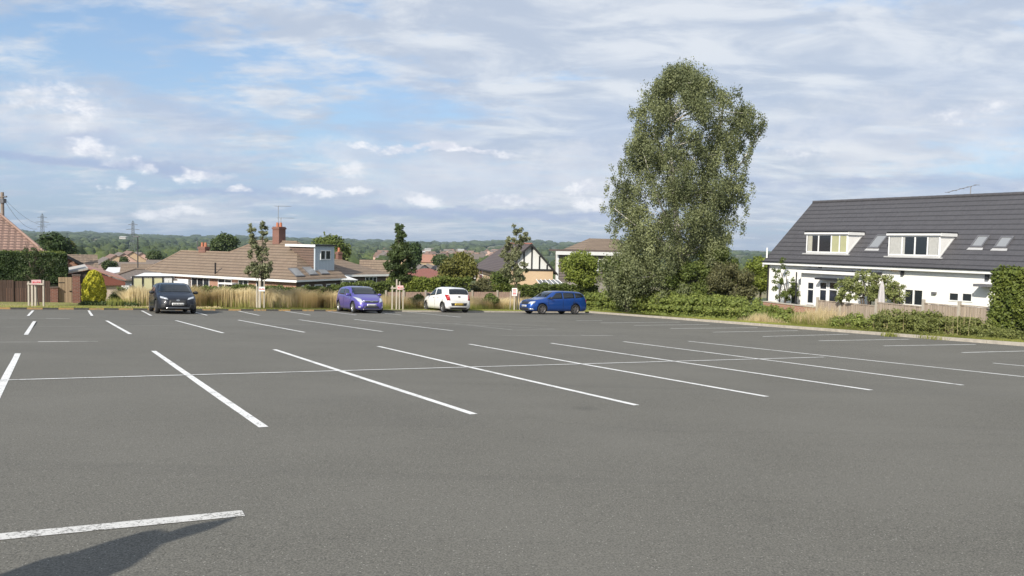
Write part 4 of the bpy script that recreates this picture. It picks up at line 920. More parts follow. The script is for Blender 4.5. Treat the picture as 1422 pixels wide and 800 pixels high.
# ---- half-timbered gable house
A_ = at(697, 377, 85.); B_ = at(768, 372.5, 86.2); ez = (A_.z+B_.z)/2; TW = (Vector((B_.x, B_.y))-Vector((A_.x, A_.y))).length
TF = Fr(A_, (B_-A_)); tud = thing('half_timbered_house', 'cream brick house with black and white timbered gable and purple-grey roof', 'house', TF.loc(0), TF.rz)
_, apz = TF.wx(737, 339.5, 0.); ax_ = TF.wx(737, 345, 0)[0]
SL = 15.5
m = MB(); m.box(0, TW, 0, .3, -9, ez-.02); m.box(0, .3, .3, SL, -9, ez-.02); m.box(TW-.3, TW, .3, SL, -9, ez-.02); m.box(.3, TW-.3, SL-.3, SL, -9, ez-.02); m.build('wall', BR_BUFF, tud)
_, zband = TF.wx(735, 364, 0.)
m = MB(); m.prism([(0.02, .02, ez-.02), (TW-.02, .02, ez-.02), (ax_, .02, apz-.05)], (0, .2, 0)); m.build('gable', plain('white_gable_render', (.66, .66, .64), .8, .04), tud)
TIMB = plain('black_timber', (.018, .017, .017), .7, .2)
m = MB(); m.box(.0, TW, -.06, .018, ez-.1, ez+.10)
for f in np.linspace(.12, .88, 6):
    xx = TW*f; zt2 = ez+(apz-ez)*(1-abs(xx-ax_)/(ax_ if xx < ax_ else TW-ax_))-.15; m.box(xx-.07, xx+.07, -.04, .018, ez+.102, zt2)
m.build('timber_framing', TIMB, tud)
sl_ = (apz-ez)/ax_; o = .45
zE = ez-sl_*o
sr = (apz-ez)/(TW-ax_)
slab('roof', tud, T_GREYP, [(-o, -.35, zE+.08), (-o, SL+.4, zE+.08), (ax_, SL-4.2, apz+.08), (ax_, -.35, apz+.08)], .12)
slab('roof', tud, T_GREYP, [(TW+o, -.35, ez-sr*o+.08), (TW+o, SL+.4, ez-sr*o+.08), (ax_+.001, SL-4.2, apz+.08), (ax_+.001, -.35, apz+.08)], .12)
slab('roof', tud, T_GREYP, [(-o, SL+.401, zE+.08), (TW+o, SL+.401, zE+.08), (ax_, SL-4.2, apz+.08)], .12)
MB().tube([(ax_, -.35, apz+.08), (ax_, SL-4.2, apz+.08)], .1, 6).build('ridge_tiles', plain('red_ridge', (.35, .14, .10), .8, .15), tud)
m = MB()
for (xa_, za_) in ((-o, zE), (TW+o, ez-sr*o)): m.prism([(xa_, -.37, za_-.12), (xa_, -.37, za_+.10), (ax_, -.37, apz+.12), (ax_, -.37, apz-.14)], (0, -.05, 0))
m.build('bargeboard', TIMB, tud); box('gutter', tud, TIMB, -o-.1, -o-.002, -.3, SL+.4, zE-.06, zE+.05)
for (u0, u1) in ((656.5, 659.5), (667, 670)):
    y0, z1 = TF.wy(u0, 374, 0.); y1, z0 = TF.wy(u1, 390, 0.); y0, y1 = sorted((y0, y1)); z1 = ez-.35
    m = MB(); m.box(-.06, -.002, y0-.35, y1+.35, z1-1.4, z1); w = m.build('window', WHITE_UPVC, tud); box('pane', w, GLASS, -.075, -.0605, y0-.2, y1+.2, z1-1.28, z1-.72); box('pane', w, GLASS, -.075, -.0605, y0-.2, y1+.2, z1-.62, z1-.1)
# ---- flat-dormered house behind the bushes
A_ = at(773, 349, 92.); B_ = at(862, 347, 95.); FF = Fr(A_, (B_-A_)); fh = thing('flat_dormer_house', 'pale house with wide flat-roofed dormer and brown roof beside the birch', 'house', FF.loc(0), FF.rz)
W_ = (B_-A_).xy.length; z1 = A_.z
box('wall', fh, plain('grey_brown_wall', (.30, .27, .24), .8, .1), .04, W_, .02, .4, -9, z1-.02)
box('dormer_roof', fh, plain('brown_felt', (.12, .09, .08), .8, .1), -.1, W_+.3, -.4, 1.9, z1, z1+.22); box('fascia', fh, FASCIA, -.28, W_+.3, -.45, -.402, z1-.38, z1+.02)
box('dormer_face', fh, T_GREYB, .30, W_-.3, -.02, .019, z1-3.4, z1-.4); 
m = MB(); m.box(-.05, .25, -.10, -.001, z1-5.5, z1-.40); m.build('corner_post', WHITE_UPVC, fh)
for xx in (1.1, 4.6): window(fh, xx, xx+2.1, z1-2.2, z1-.8, -.022, 3, .09)
x0, z0 = FF.wx(809, 346, 3.); x1, zt2 = FF.wx(819.5, 331, 5.); z0 = z1+.2
slab('roof', fh, T_BROWN, [(x0-.2, 2.0, z0), (W_+2.5, 2.0, z0), (W_+2.5, 5.2, zt2), (x1, 5.2, zt2)], .15); slab('roof', fh, T_BROWN, [(x0-.2, 2.0, z0), (x1, 5.2, zt2), (x0-.2, 8, z0)], .15); box('rear_wall', fh, RENDER, x0, W_+2.4, 2.25, 8, -9, z0-.1)
# glazed roof low down beside it
A_ = at(755, 401, 80.); cs = thing('conservatory', 'low conservatory with sloping white glazing bars below the flat dormer', 'conservatory', (A_.x, A_.y, 0), .45)
cz = A_.z; wv = 2.9
box('wall', cs, WHITE_UPVC, 0, wv, 0, 3, -7, cz); slab('glass_roof', cs, glassmat('conservatory_glass', (.12, .13, .14), .15), [(-.1, -.1, cz+.01), (wv, -.1, cz+.01), (wv, 2.6, cz+.75), (.6, 2.6, cz+.75)], .05)
m = MB()
for i in range(6): m.tube([(-.1+i*.56, -.12, cz+.04), (.5+i*.5, 2.6, cz+.8)], .045, 5)
m.build('glazing_bars', WHITE_UPVC, cs)
# ---- left side: things on the bay-grid frame
def gthing(name, label, cat, a, b, z=None, rot=0., group=None):
    x, y = ab(a, b); z = (G(x, y) if z is None else z); return thing(name, label, cat, (x, y, z), YAW+rot, group)
# pink-tiled house
A_, B_ = PB(0, 298, 62), PB(55, 345, 62)
lh = gthing('house', 'house with pink pantiled hipped roof behind the clipped hedge at the far left', 'house', 0, 62, 0)
# roof right verge passes through (0,298) and (75,362) on the plane b=62 (the verge of the slope facing the viewer)
P0_, P1_ = PB(-2, 296.5, 64.5), PB(64, 352, 60.5)
kx_ = None
ez = PB(20, 366, 58.6).z
Yb, Yf = 64.5, 58.6
zr_ = P0_.z
dx = (P1_.x-P0_.x)/(P1_.z-P0_.z)*(ez-P0_.z)
slab('roof', lh, T_PINK, [(-16, Yf-62, ez), (P0_.x+dx, Yf-62, ez), (P0_.x, Yb-62, zr_), (-16, Yb-62, zr_)], .12)
slab('roof', lh, T_PINK, [(P0_.x+dx, Yf-62, ez), (P0_.x+dx, Yb+6-62, ez), (P0_.x, Yb-62, zr_)], .12)
slab('roof', lh, T_PINK, [(-16, Yb+6-62, ez), (P0_.x+dx, Yb+6-62, ez), (P0_.x, Yb-61.999, zr_), (-16, Yb-61.999, zr_)], .12)
MB().tube([(P0_.x+dx, Yf-62, ez+.04), (P0_.x, Yb-62, zr_+.04), (-16, Yb-62, zr_+.04)], .10, 6).build('ridge_tiles', plain('pink_ridge', (.28, .19, .155), .85, .15), lh)
box('wall', lh, BR_ORANGE, -16, P0_.x+dx-.6, Yf-62+.5, 8, -7, ez-.1)
# orange brick gable with dark verge (behind the gate) and its brown roof
q0 = PB(88, 372, 68); q1 = PB(118, 380, 68); qa = PB(93, 355, 68); q2 = PB(139, 353, 74); q3 = PB(139, 379, 68)
h2 = gthing('house', 'house with brown roof and orange brick gable above the wooden gate', 'house', qa.x, 68, 0)
zg_, ze_ = qa.z, q3.z-.1; hw = 2.4
MB().prism([(-hw, 0, ze_), (hw, 0, ze_), (0, 0, zg_-.1)], (0, .25, 0)).build('gable', BR_ORANGE, h2)
box('wall', h2, BR_ORANGE, -hw, q3.x-qa.x-.2, .01, 6, -7.5, ze_-.01)
slab('roof', h2, T_BROWN, [(0, -.25, zg_), (hw+.35, -.25, ze_-.2), (hw+.35, 3, ze_-.2), (0, 3, zg_)], .1); slab('roof', h2, T_BROWN, [(-.001, -.25, zg_), (-hw-.35, -.25, ze_-.2), (-hw-.35, 3, ze_-.2), (-.001, 3, zg_)], .1)
MB().prism([(0, -.3, zg_-.18), (0, -.3, zg_+.06), (hw+.45, -.3, ze_-.2), (hw+.45, -.3, ze_-.42)], (0, -.05, 0)).build('bargeboard', SEALANT, h2)
xr_ = q3.x-qa.x
slab('roof', h2, T_BROWN, [(.8, .6, ze_-.25), (xr_, .6, ze_-.25), (xr_, 4.2, zg_), (-.4, 4.2, zg_)], .12); slab('roof', h2, T_BROWN, [(-.4, 4.201, zg_), (xr_, 4.201, zg_), (xr_, 8, ze_), (-.4, 8, ze_)], .12)
box('verge_board', h2, SEALANT, xr_, xr_+.1, .5, .6, -5, ze_)
# telegraph pole with wires
pp = at(3.5, 300, 57.); tp = thing('telegraph_pole', 'wooden telegraph pole rising behind the pink roof at the left edge', 'pole', (pp.x, pp.y, float(terrain(pp.x, pp.y))))
hz = at(3.5, 267, 57.).z-tp.location.z
MB().tube([(0, 0, -1), (0, 0, hz)], [.15, .11], 8).build('pole', plain('weathered_pole', (.26, .21, .17), .9, .2, 6.), tp)
m = MB(); m.tube([(-.25, 0, hz-.35), (.32, 0, hz-.3)], .06, 6); m.box(-.18, .18, -.18, .18, hz-.75, hz-.45); m.build('crossarm', GREYPIPE, tp)
WIRE = plain('cable', (.06, .06, .06), .7, .1)
for (u, v, Y_) in ((70, 312, 90), (52, 318, 75), (-60, 262, 50), (-40, 255, 62)):
    e = at(u, v, Y_)-tp.location; s_ = Vector((0, 0, hz-.3)); pts = [s_.lerp(e, f)-Vector((0, 0, .7*4*f*(1-f))) for f in np.linspace(0, 1, 9)]
    MB().tube(pts, .011, 4, cap=False).build('cable', WIRE, tp)
# board fence under the hedge
fa0, fa1 = PB(-160, 417, 51.4).x, PB(70, 418, 51.4).x
fz = -2.33
n_ = 4; wf = (fa1-fa0)/n_
txts = ['beyond the left edge', 'at the left edge of the view', 'left of the young tree', 'next to the brick pier']
zt2 = PB(40, 392, 51.4).z
for i in range(n_):
    a0 = fa0+i*wf; x, y = ab(a0, 51.4); zb = float(terrain(x, y))
    f_ = gthing('fence_panel', 'dark brown board fence panel below the clipped hedge, '+txts[i], 'fence', a0, 51.4, zb, group='brown fence panels below the hedge')
    m = MB(); nb = 16; w_ = (wf-.1)/nb
    for j in range(nb): m.box(.1+j*w_, .1+(j+1)*w_-.008, 0 if j % 2 else .015, .02 if j % 2 else .035, -.4, 1.35)
    m.build('boards', W_BROWN, f_); box('post', f_, W_BROWN, 0, .1, -.04, .06, -.5, 1.4)
# brick piers and gate
def pier(u0, u1, v0, v1, b, txt, zt_=None):
    A_, B_ = PB(u0, v1, b), PB(u1, v1, b); z1 = PB(u0, v0, b).z; x, y = ab(A_.x, b); zg = float(terrain(x, y))
    t_ = gthing('brick_pier', txt, 'pier', A_.x, b, zg); box('brickwork', t_, BR_RED, 0, B_.x-A_.x, 0, .4, -.4, z1-zg, bevel=.005); box('cap', t_, BR_BROWN, -.03, B_.x-A_.x+.03, -.03, .43, z1-zg+.001, z1-zg+.06); return t_
pier(70, 80.5, 400, 418, 51.3, 'short red brick pier between the brown fence and the wooden gate')
pier(101, 111.5, 383, 421, 50.6, 'tall red brick pier on the right of the wooden gate')
A_, B_ = PB(81, 418, 51.5), PB(100.5, 418, 51.5); x, y = ab(A_.x, 51.5); zg = float(terrain(x, y)); zt2 = PB(90, 385, 51.5).z-zg
gt = gthing('garden_gate', 'tall plain wooden garden gate between two red brick piers', 'gate', A_.x, 51.5, zg)
m = MB(); nb = 6; w_ = (B_.x-A_.x)/nb
for j in range(nb): m.box(j*w_, (j+1)*w_-.008, 0, .03, .02, zt2)
m.build('boards', W_GATE, gt); box('hinge', gt, SEALANT, .02, .3, -.012, -.001, zt2*.8, zt2*.8+.04); box('latch', gt, SEALANT, w_*nb-.15, w_*nb-.03, -.03, -.001, zt2*.5, zt2*.5+.05)
# garage with shallow roof and red-brown fascia
A_, C2, D_ = PB(89, 379, 53), PB(122, 372.5, 53), PB(171, 388.5, 53)
gr = gthing('garage', 'low garage with shallow gabled roof, red-brown gable boards and cream wall', 'garage', A_.x, 53, 0)
x1, x2 = C2.x-A_.x, D_.x-A_.x
z0, z1, z2 = A_.z, C2.z, D_.z
SHEETM = plain('cement_roof_sheet', (.40, .38, .35), .8, .15, 4.)
slab('roof', gr, SHEETM, [(-.2, -.4, z0-.02), (x1, -.4, z1+.04), (x1, 6, z1+.04), (-.2, 6, z0-.02)], .10); slab('roof', gr, plain('red_roof_sheet', (.40, .22, .17), .8, .15, 4.), [(x1+.001, -.4, z1+.04), (x2+.15, -.4, z2+.03), (x2+.15, 6, z2+.03), (x1+.001, 6, z1+.04)], .07)
MB().prism([(x1, -.3, z1-.1), (x2+.1, -.3, z2-.12), (x2+.1, -.3, z2-.32), (x1+.2, -.3, z2-.32)], (0, .1, 0)).build('gable_boards', plain('red_brown_paint', (.20, .07, .05), .7, .12), gr)
MB().prism([(0, -.25, z0-.45), (0, -.25, z0-.12), (x1, -.25, z1-.1), (x1+.2, -.25, z2-.32)], (0, .1, 0)).build('shaded_gable_boards', plain('shaded_board_tone', (.05, .035, .03), .8, .1), gr)  # left half of the gable: shade put into a darker board colour
box('wall', gr, plain('cream_block', (.56, .46, .38), .85, .12, 3.), x1+.1, x2-.1, -.1, 6, -4, z2-.33)
# topiary
A_ = PB(130.5, 421, 49.3); x, y = ab(A_.x, 49.3); zg = G(x, y)
tpz = thing('topiary_conifer', 'egg-shaped golden yellow conifer clipped smooth in front of the garage', 'shrub', (x, y, zg))
hh = PB(130, 375.5, 49.3).z-zg; rr_ = (PB(147, 395, 49.3).x-PB(114, 395, 49.3).x)/2
qn = np.random.default_rng(11); n_ = 15000; f = qn.random(n_); ph = qn.random(n_)*6.283
prof_z = np.array([0., .06, .2, .4, .6, .78, .9, .97, 1.]); prof_r = np.array([.55, .85, .97, 1., .93, .74, .50, .27, .0])
rad = np.interp(f, prof_z, prof_r)*rr_; rad = rad+.035*np.sin(ph*5+f*14)+.03*np.sin(ph*11-f*23)-.06*qn.random(n_)
P_ = np.stack([rad*np.cos(ph), rad*np.sin(ph), f*hh], 1); nr = np.stack([np.cos(ph), np.sin(ph), .6*f], 1)*.7+qn.normal(size=(n_, 3))*.6; nr /= np.linalg.norm(nr, axis=1)[:, None]
t_ = np.cross(nr, qn.normal(size=(n_, 3))); t_ /= np.linalg.norm(t_, axis=1)[:, None]; b_ = np.cross(nr, t_); s_ = (.075*(.6+.8*qn.random(n_)))[:, None]
mesh_np('foliage', np.stack([P_-t_*s_*.6, P_+b_*s_*.4, P_+t_*s_*.6, P_-b_*s_*.4], 1).reshape(-1, 3), np.arange(4*n_).reshape(-1, 4), FL_GOLD, tpz, np.clip(.3+.5*qn.random(n_)+.2*np.sin(ph*7+f*19), 0, 1))
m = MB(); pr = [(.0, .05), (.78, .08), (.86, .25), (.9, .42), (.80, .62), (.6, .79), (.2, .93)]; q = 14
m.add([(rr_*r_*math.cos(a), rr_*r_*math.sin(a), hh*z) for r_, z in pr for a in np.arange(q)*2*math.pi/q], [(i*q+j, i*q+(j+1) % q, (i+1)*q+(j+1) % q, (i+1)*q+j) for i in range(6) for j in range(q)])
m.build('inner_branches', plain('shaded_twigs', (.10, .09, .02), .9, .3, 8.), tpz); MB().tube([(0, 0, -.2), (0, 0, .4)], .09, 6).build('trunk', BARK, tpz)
# dark low ground-cover juniper under it
x, y = ab(A_.x+.5, 48.2); j_ = thing('low_shrub', 'flat dark green shrub spreading at the foot of the golden conifer', 'shrub', (x, y, G(x, y))); leafcloud('foliage', j_, FL_DARK, [(dx_, random.uniform(-.15, .15), .14, .35, .3, .16) for dx_ in np.linspace(-1.1, 1.5, 9)], 2600, .07, 12)
# grey hipped garage + cream-panelled greenhouse
A_, C2, D_ = PB(150, 388, 66), PB(192, 376, 66), PB(246, 384, 66)
gg = gthing('outbuilding', 'grey roofed outbuilding behind the cream panelled greenhouse', 'outbuilding', A_.x, 66, 0); w_ = D_.x-A_.x
ezz = PB(190, 388, 66).z
slab('roof', gg, T_GREYB, [(-.3, -.3, ezz), (w_, -.3, ezz), (w_-2, 2.6, C2.z), (w_*.42, 2.6, C2.z)], .1); slab('roof', gg, T_GREYB, [(-.3, 6, ezz), (-.3, -.3, ezz), (w_*.42, 2.6, C2.z)], .1); slab('roof', gg, T_GREYB, [(w_, 6, ezz), (-.3, 6, ezz), (w_*.42, 2.601, C2.z), (w_-2, 2.601, C2.z)], .1)
box('wall', gg, RENDER, 0, w_-.3, 0, 5.7, -8, ezz-.06)
MB().tube([(-.3, -.3, ezz+.03), (w_*.42, 2.6, C2.z+.04), (w_-2, 2.6, C2.z+.04)], .09, 6).build('ridge_tiles', HIPM, gg)
A_, D_ = PB(184, 385, 57), PB(240, 383.5, 57); z1 = A_.z; w_ = D_.x-A_.x; zb = PB(200, 396, 57).z
gh = gthing('greenhouse', 'greenhouse with cream panels in a thin dark frame left of the charcoal car', 'greenhouse', A_.x, 57, 0)
CREAM = plain('cream_panel', (.60, .58, .36), .6, .06, 2.)
for i in range(4):
    x0 = w_*i/4; box('panel', gh, CREAM if i < 3 else WHITE_UPVC, x0+.05, x0+w_/4-.05, .0, .04, zb-.6, z1-.08)
m = MB()
for i in range(5): x0 = w_*i/4; m.box(x0-.04, x0+.04, -.03, .06, -4.5, z1)
m.box(-.04, w_+.04, -.03, .06, z1-.005, z1+.07); m.build('frame', SEALANT, gh)
slab('roof', gh, WHITE_UPVC, [(-.1, .07, z1), (w_+.1, .07, z1), (w_*.75, 1.6, z1+.22), (w_*.35, 1.6, z1+.22)], .05); box('base_wall', gh, RENDER, 0, w_, .07, 2.6, -5, z1-.6)
# white flat-roofed sheds beyond
A_ = at(143, 372, 130); sd = thing('shed', 'row of pale flat roofed garages below the terraced houses', 'shed', (A_.x, A_.y, 0), .3); box('wall', sd, RENDER, 0, 9, 0, 6, -14, A_.z-1.2); slab('roof', sd, plain('pale_roof', (.62, .62, .62), .6, .1), [(-.2, -.2, A_.z-1.2), (9.2, -.2, A_.z-1.2), (9.2, 6, A_.z-.1), (-.2, 6, A_.z-.1)], .15)
# street lamp
A_ = at(191.5, 385, 75.); sl_ = thing('street_lamp', 'slim black lamp post standing before the terraced roofs', 'street lamp', (A_.x, A_.y, float(terrain(A_.x, A_.y)))); hz = at(191.5, 329, 75.).z-sl_.location.z
MB().tube([(0, 0, -.3), (0, 0, 1.2), (0, 0, 1.25), (0, 0, hz)], [.09, .09, .055, .05], 8).build('post', SEALANT, sl_)
m = MB(); m.box(-.35, .12, -.1, .1, hz-.02, hz+.08); m.build('lamp_head', GREYPIPE, sl_)
# terraced houses in the valley
TILE_SETS = [T_GREYB, T_PINK, T_GREYB, T_BROWN]
def small_house(u, v, Y_, w, d, rise, label, rz, wm, rm, group=None, name='house', wall_h=2.6):
    A_ = at(u, v, Y_); zr2 = A_.z; ez2 = zr2-rise; g_ = float(terrain(A_.x, A_.y))-.5
    ez2 = min(ez2, max(ez2, g_+1.5)) if ez2 > g_+1 else ez2
    t_ = thing(name, label, 'house', (A_.x, A_.y, 0), rz, group)
    m = MB(); m.box(-w/2, w/2, -d/2, d/2, min(g_, ez2-2.5), ez2-.05); m.prism([(-w/2, -d/2, ez2-.06), (w/2, -d/2, ez2-.06), (0, -d/2, zr2-.2)], (0, .3, 0)); m.prism([(-w/2, d/2-.3, ez2-.06), (w/2, d/2-.3, ez2-.06), (0, d/2-.3, zr2-.2)], (0, .3, 0)); m.build('wall', wm, t_)
    o = .3; k_ = rise/(w/2)
    for s in (-1, 1): slab('roof', t_, rm, [(s*(w/2+o), -d/2-.3, ez2-k_*o), (s*(w/2+o), d/2+.3, ez2-k_*o), (s*.001, d/2+.3, zr2), (s*.001, -d/2-.3, zr2)], .12)
    m = MB(); m.box(-w*.28, -w*.06, -d/2-.05, -d/2-.002, ez2-1.6, ez2-.5); m.box(w*.06, w*.28, -d/2-.05, -d/2-.002, ez2-1.6, ez2-.5); m.build('window', GLASS, t_)
    return t_
RD_W = plain('salmon_render', (.62, .42, .34), .85, .08); WH_W = RENDER
gp = 'terraced houses in the valley'
terr = [(147, 356.5, 210, 'leftmost of the upper row'), (157, 352, 225, 'second in the upper row'), (168, 349.5, 235, 'third in the upper row'), (180, 347.5, 250, 'topmost roof left of the pylon'), (193, 349, 262, 'just left of the black lamp post'), (203, 353, 270, 'just right of the black lamp post')]
for i, (u, v, Y_, tx) in enumerate(terr): small_house(u, v+1, Y_, 9, 15, 3.0, 'small terraced house, '+tx, .55, BR_BUFF if i % 2 else RD_W, T_PINK if i % 2 else T_GREYB, gp)
for i, (u, v, Y_, tx, rm) in enumerate([(156, 362, 165, 'with a pink roof below the upper row', T_PINK), (186, 364, 150, 'with a plain grey roof beside the lamp post', T_GREYB), (205, 366.5, 120, 'with a brown roof left of the long bungalow', T_BROWN), (226, 361, 190, 'nearly hidden above the long brown roof', T_GREYB)]):
    small_house(u, v, Y_, 6, 6.5, 1.9, 'small house '+tx, 1.9 if i else .7, BR_BUFF, rm, 'single houses below the terrace')
# red roofed and orange roofed houses centre right
small_house(528, 361, 92, 3.6, 4, 1.5, 'small tan roof showing just right of the dark brick bungalow', 1.7, BR_BUFF, T_BROWN)
A_ = at(596, 376, 112.); rr2, RF = hip_house('bungalow', 'bungalow with low red hipped roof and tan chimney above the bright hedge', (8.5, 8), at(590, 388, 108).z, .3, .33, (4.2, 5.2), RD_W, T_RED, -12, O=(A_.x-4.6, A_.y-4), d=(1, .12)); chimney(rr2, 7.2, 3.0, at(600, 388, 110).z-.8, at(600, 376.5, 112).z, 1.5, BR_BUFF, 0, .8)
for (u, v, Y_, tx, rm, rz, w2) in [(588, 353.5, 230, 'with a bright orange roof', T_ORANGE, 1.9, 8), (577, 351.5, 240, 'with a salmon roof left of the orange one', T_PINK, 1.4, 8), (602, 353, 245, 'with a pale end wall right of the orange roof', T_PINK, 2.3, 7), (583, 366.5, 160, 'with a cream gable left of a grey hedge', T_GREYB, .3, 5.5), (597, 367, 165, 'with a low cream arched front', T_GREYB, .2, 6), (608, 369, 155, 'with a cream wall beside the olive tree', T_GREYB, .5, 4.5), (568, 376, 125, 'with a grey-pink roof low behind the young pear tree', T_PINK, 1.2, 6)]:
    small_house(u, v, Y_, w2, 10, 1.9, 'valley house '+tx, rz, BR_BUFF if w2 > 6.5 else RENDER, rm, 'scattered houses in the valley')
for (u, v, Y_, tx) in [(171, 328.5, 900, 'long white building among the far woods left of the pylon'), (594, 345.5, 900, 'long white building on the far hillside above the orange roof'), (586, 349, 600, 'small white house amid trees above the salmon roof'), (640, 346, 1100, 'pale building among the far fields')]:
    A_ = at(u, v, Y_); s_ = Y_/3000; t_ = thing('far_building', tx, 'building', (A_.x, A_.y, A_.z-6*s_), .2); box('wall', t_, plain('pale_cladding', (.45, .44, .42), .8, .05), -11*s_, 11*s_, -3, 3, -1, 5*s_); slab('roof', t_, MATS['pale_roof'], [(-11.5*s_, -3.5, 5*s_), (11.5*s_, -3.5, 5*s_), (11.5*s_, 3, 6.5*s_), (-11.5*s_, 3, 6.5*s_)], .3)
# pylons
def pylon(u, v0, Y_, label, hgt):
    top = at(u, v0, Y_); z0 = top.z-hgt; t_ = thing('pylon', label, 'pylon', (top.x, top.y, z0), 0., 'electricity pylons'); r = Y_*.00022
    prof = [(0, hgt*.11), (hgt*.45, hgt*.045), (hgt*.62, hgt*.028), (hgt*.95, hgt*.02), (hgt, .05)]
    m = MB()
    for sx in (-1, 1):
        for sy in (-1, 1): m.tube([(sx*w, sy*w, z) for z, w in prof], r, 4)
    for i in range(9):
        za, zb = hgt*(i/9)*.95, hgt*((i+1)/9)*.95; wa, wb = [np.interp(z, [p[0] for p in prof], [p[1] for p in prof]) for z in (za, zb)]
        for s in (-1, 1): m.tube([(-wa, s*wa, za), (wb, s*wb, zb)], r*.6, 3); m.tube([(wa, s*wa, za), (-wb, s*wb, zb)], r*.6, 3)
    m.build('lattice_tower', plain('galvanised_steel', (.12, .13, .14), .6, .1), t_)
    m = MB()
    for f, w in ((.66, .13), (.78, .17), (.90, .12)):
        for s in (-1, 1): m.tube([(0, 0, hgt*f+hgt*.025), (s*hgt*w, 0, hgt*f)], r*.8, 3); m.tube([(0, 0, hgt*f), (s*hgt*w, 0, hgt*f)], r*.8, 3)
    m.build('crossarms', MATS['galvanised_steel'], t_)
pylon(184.5, 306.5, 520, 'tall lattice pylon standing above the terraced roofs', 26)
pylon(58.5, 296.5, 900, 'faint distant pylon above the woods at the left', 44)
#==PART3==
# ------------------------------------------------------------------ VEGETATION
def plant(name, label, cat, u, Y_, group=None, b=None, zoff=0.):
    if b is not None: A_ = PB(u, 420, b); x, y = ab(A_.x, b)
    else: A_ = at(u, 420, Y_); x, y = A_.x, A_.y
    return thing(name, label, cat, (x, y, G(x, y)+zoff), 0, group)
def zof(t_, u, v):   # height above a thing's base seen at pixel (u, v) at the thing's distance
    return at(u, v, t_.location.y).z-t_.location.z
def xof(t_, u, v=400): return at(u, v, t_.location.y).x-t_.location.x
# ---- the tall birch
bt = plant('birch_tree', 'tall silver birch with drooping grey-green foliage towering over the shrubs', 'tree', 945, 53.)
Lp = [(98, 932), (106, 920), (118, 906), (132, 893), (150, 880), (170, 874), (195, 872), (215, 864), (232, 850), (260, 844), (290, 842), (310, 846), (330, 852), (345, 852), (360, 843), (380, 834), (400, 833), (430, 845)]
Rp = [(98, 955), (106, 974), (118, 994), (130, 1010), (145, 1032), (162, 1054), (178, 1062), (194, 1056), (208, 1036), (240, 1034), (262, 1040), (285, 1032), (300, 1026), (320, 1020), (345, 1016), (360, 1012), (380, 1010), (430, 1004)]
rg = random.Random(5); cl = []; tips = []
holes = [(905, 300, 13, 30), (912, 262, 8, 10), (1020, 300, 9, 22), (975, 160, 8, 12), (930, 200, 7, 12), (1000, 240, 9, 14), (868, 330, 10, 16), (960, 345, 10, 22), (885, 240, 9, 10)]
tries = 0
while len(cl) < 570 and tries < 20000:
    tries += 1
    v = 103+314*rg.random()**.93; l = np.interp(v, *zip(*Lp)); r = np.interp(v, *zip(*Rp)); mid_u = (l+r)/2; hw = (r-l)/2
    f = rg.uniform(-1, 1); dpt = rg.uniform(-1, 1)*math.sqrt(max(0, 1-f*f))*.8
    if math.hypot(f, dpt) < .3 and rg.random() < .5: continue
    u = mid_u+f*(hw-13)
    if any(((u-a)/c)**2+((v-b_)/d)**2 < 1 for a, b_, c, d in holes) and rg.random() < .72: continue
    Y_ = 53+dpt*hw/21.2; p = at(u, v, 53.)-bt.location; p.y = Y_-53
    k_ = rg.uniform(.28, .66)
    cl.append((p.x, p.y, p.z, k_, k_, k_*rg.uniform(1., 1.9))); tips.append(Vector((p.x, p.y, p.z)))
for _ in range(150):
    v = 104+290*rg.random(); sd_ = rg.choice((-1, 1)); u = np.interp(v, *zip(*(Lp if sd_ < 0 else Rp)))+sd_*rg.uniform(-18, 3)
    p = at(u, v, 53.)-bt.location; k_ = rg.uniform(.14, .3); cl.append((p.x, rg.uniform(-1.6, 1.6), p.z, k_, k_, k_*rg.uniform(1.3, 2.6)))
for _ in range(14):
    u = rg.uniform(922, 958); p = at(u, rg.uniform(94, 104), 53.)-bt.location; cl.append((p.x, 0, p.z, .15, .15, .4))
leafcloud('crown', bt, FL_BIRCH, cl, 190000, .105, 21, core=.0, droop=1.2, jit=.7, ctw=.72)
def U(u, v, dy=0.): p = at(u, v, 53.)-bt.location; return Vector((p.x, p.y+dy, p.z))
m = MB()
main = [U(945, 432, 0), U(943, 400), U(944, 360, .1), U(941, 320), U(936, 280, -.2), U(933, 240), U(931, 205, .1), U(932, 170), U(930, 130), U(936, 98)]
m.tube(main, [.30, .26, .24, .21, .18, .15, .12, .09, .06, .03], 9)
main2 = [U(943, 400), U(955, 350, .5), U(975, 300, .6), U(985, 240, .3), U(1000, 180, .2), U(1008, 130)]
m.tube(main2, [.18, .15, .13, .10, .07, .03], 7)
for pts, r_ in (([U(941, 330), U(928, 308, -.5), U(917, 292, -.8), U(905, 262, -.9), U(890, 215, -1.)], .11), ([U(936, 285), U(952, 250, .4), U(975, 200, .6), U(990, 140, .4)], .09), ([U(933, 245), U(915, 200, .3), U(895, 150, .3)], .08), ([U(975, 300, .6), U(1005, 265, 0), U(1035, 215, -.3), U(1055, 180, -.4)], .08), ([U(944, 360), U(915, 335, -1), U(880, 315, -1.3), U(850, 290, -1)], .10), ([U(932, 190), U(950, 150, -.6), U(965, 115, -.7)], .06)):
    m.tube(pts, [r_*(1-.8*i/(len(pts)-1)) for i in range(len(pts))], 6)
for tpt in tips[::5]:
    i = min(range(len(main)-1), key=lambda i: (main[i]-tpt).length+(3 if main[i].z > tpt.z else 0)); s_ = main[i]; md = s_.lerp(tpt, .6)+Vector((0, 0, .35)); m.tube([s_, md, tpt], [.035, .022, .008], 4, cap=False)
m.build('trunk', BIRCHBARK, bt, recalc=False)
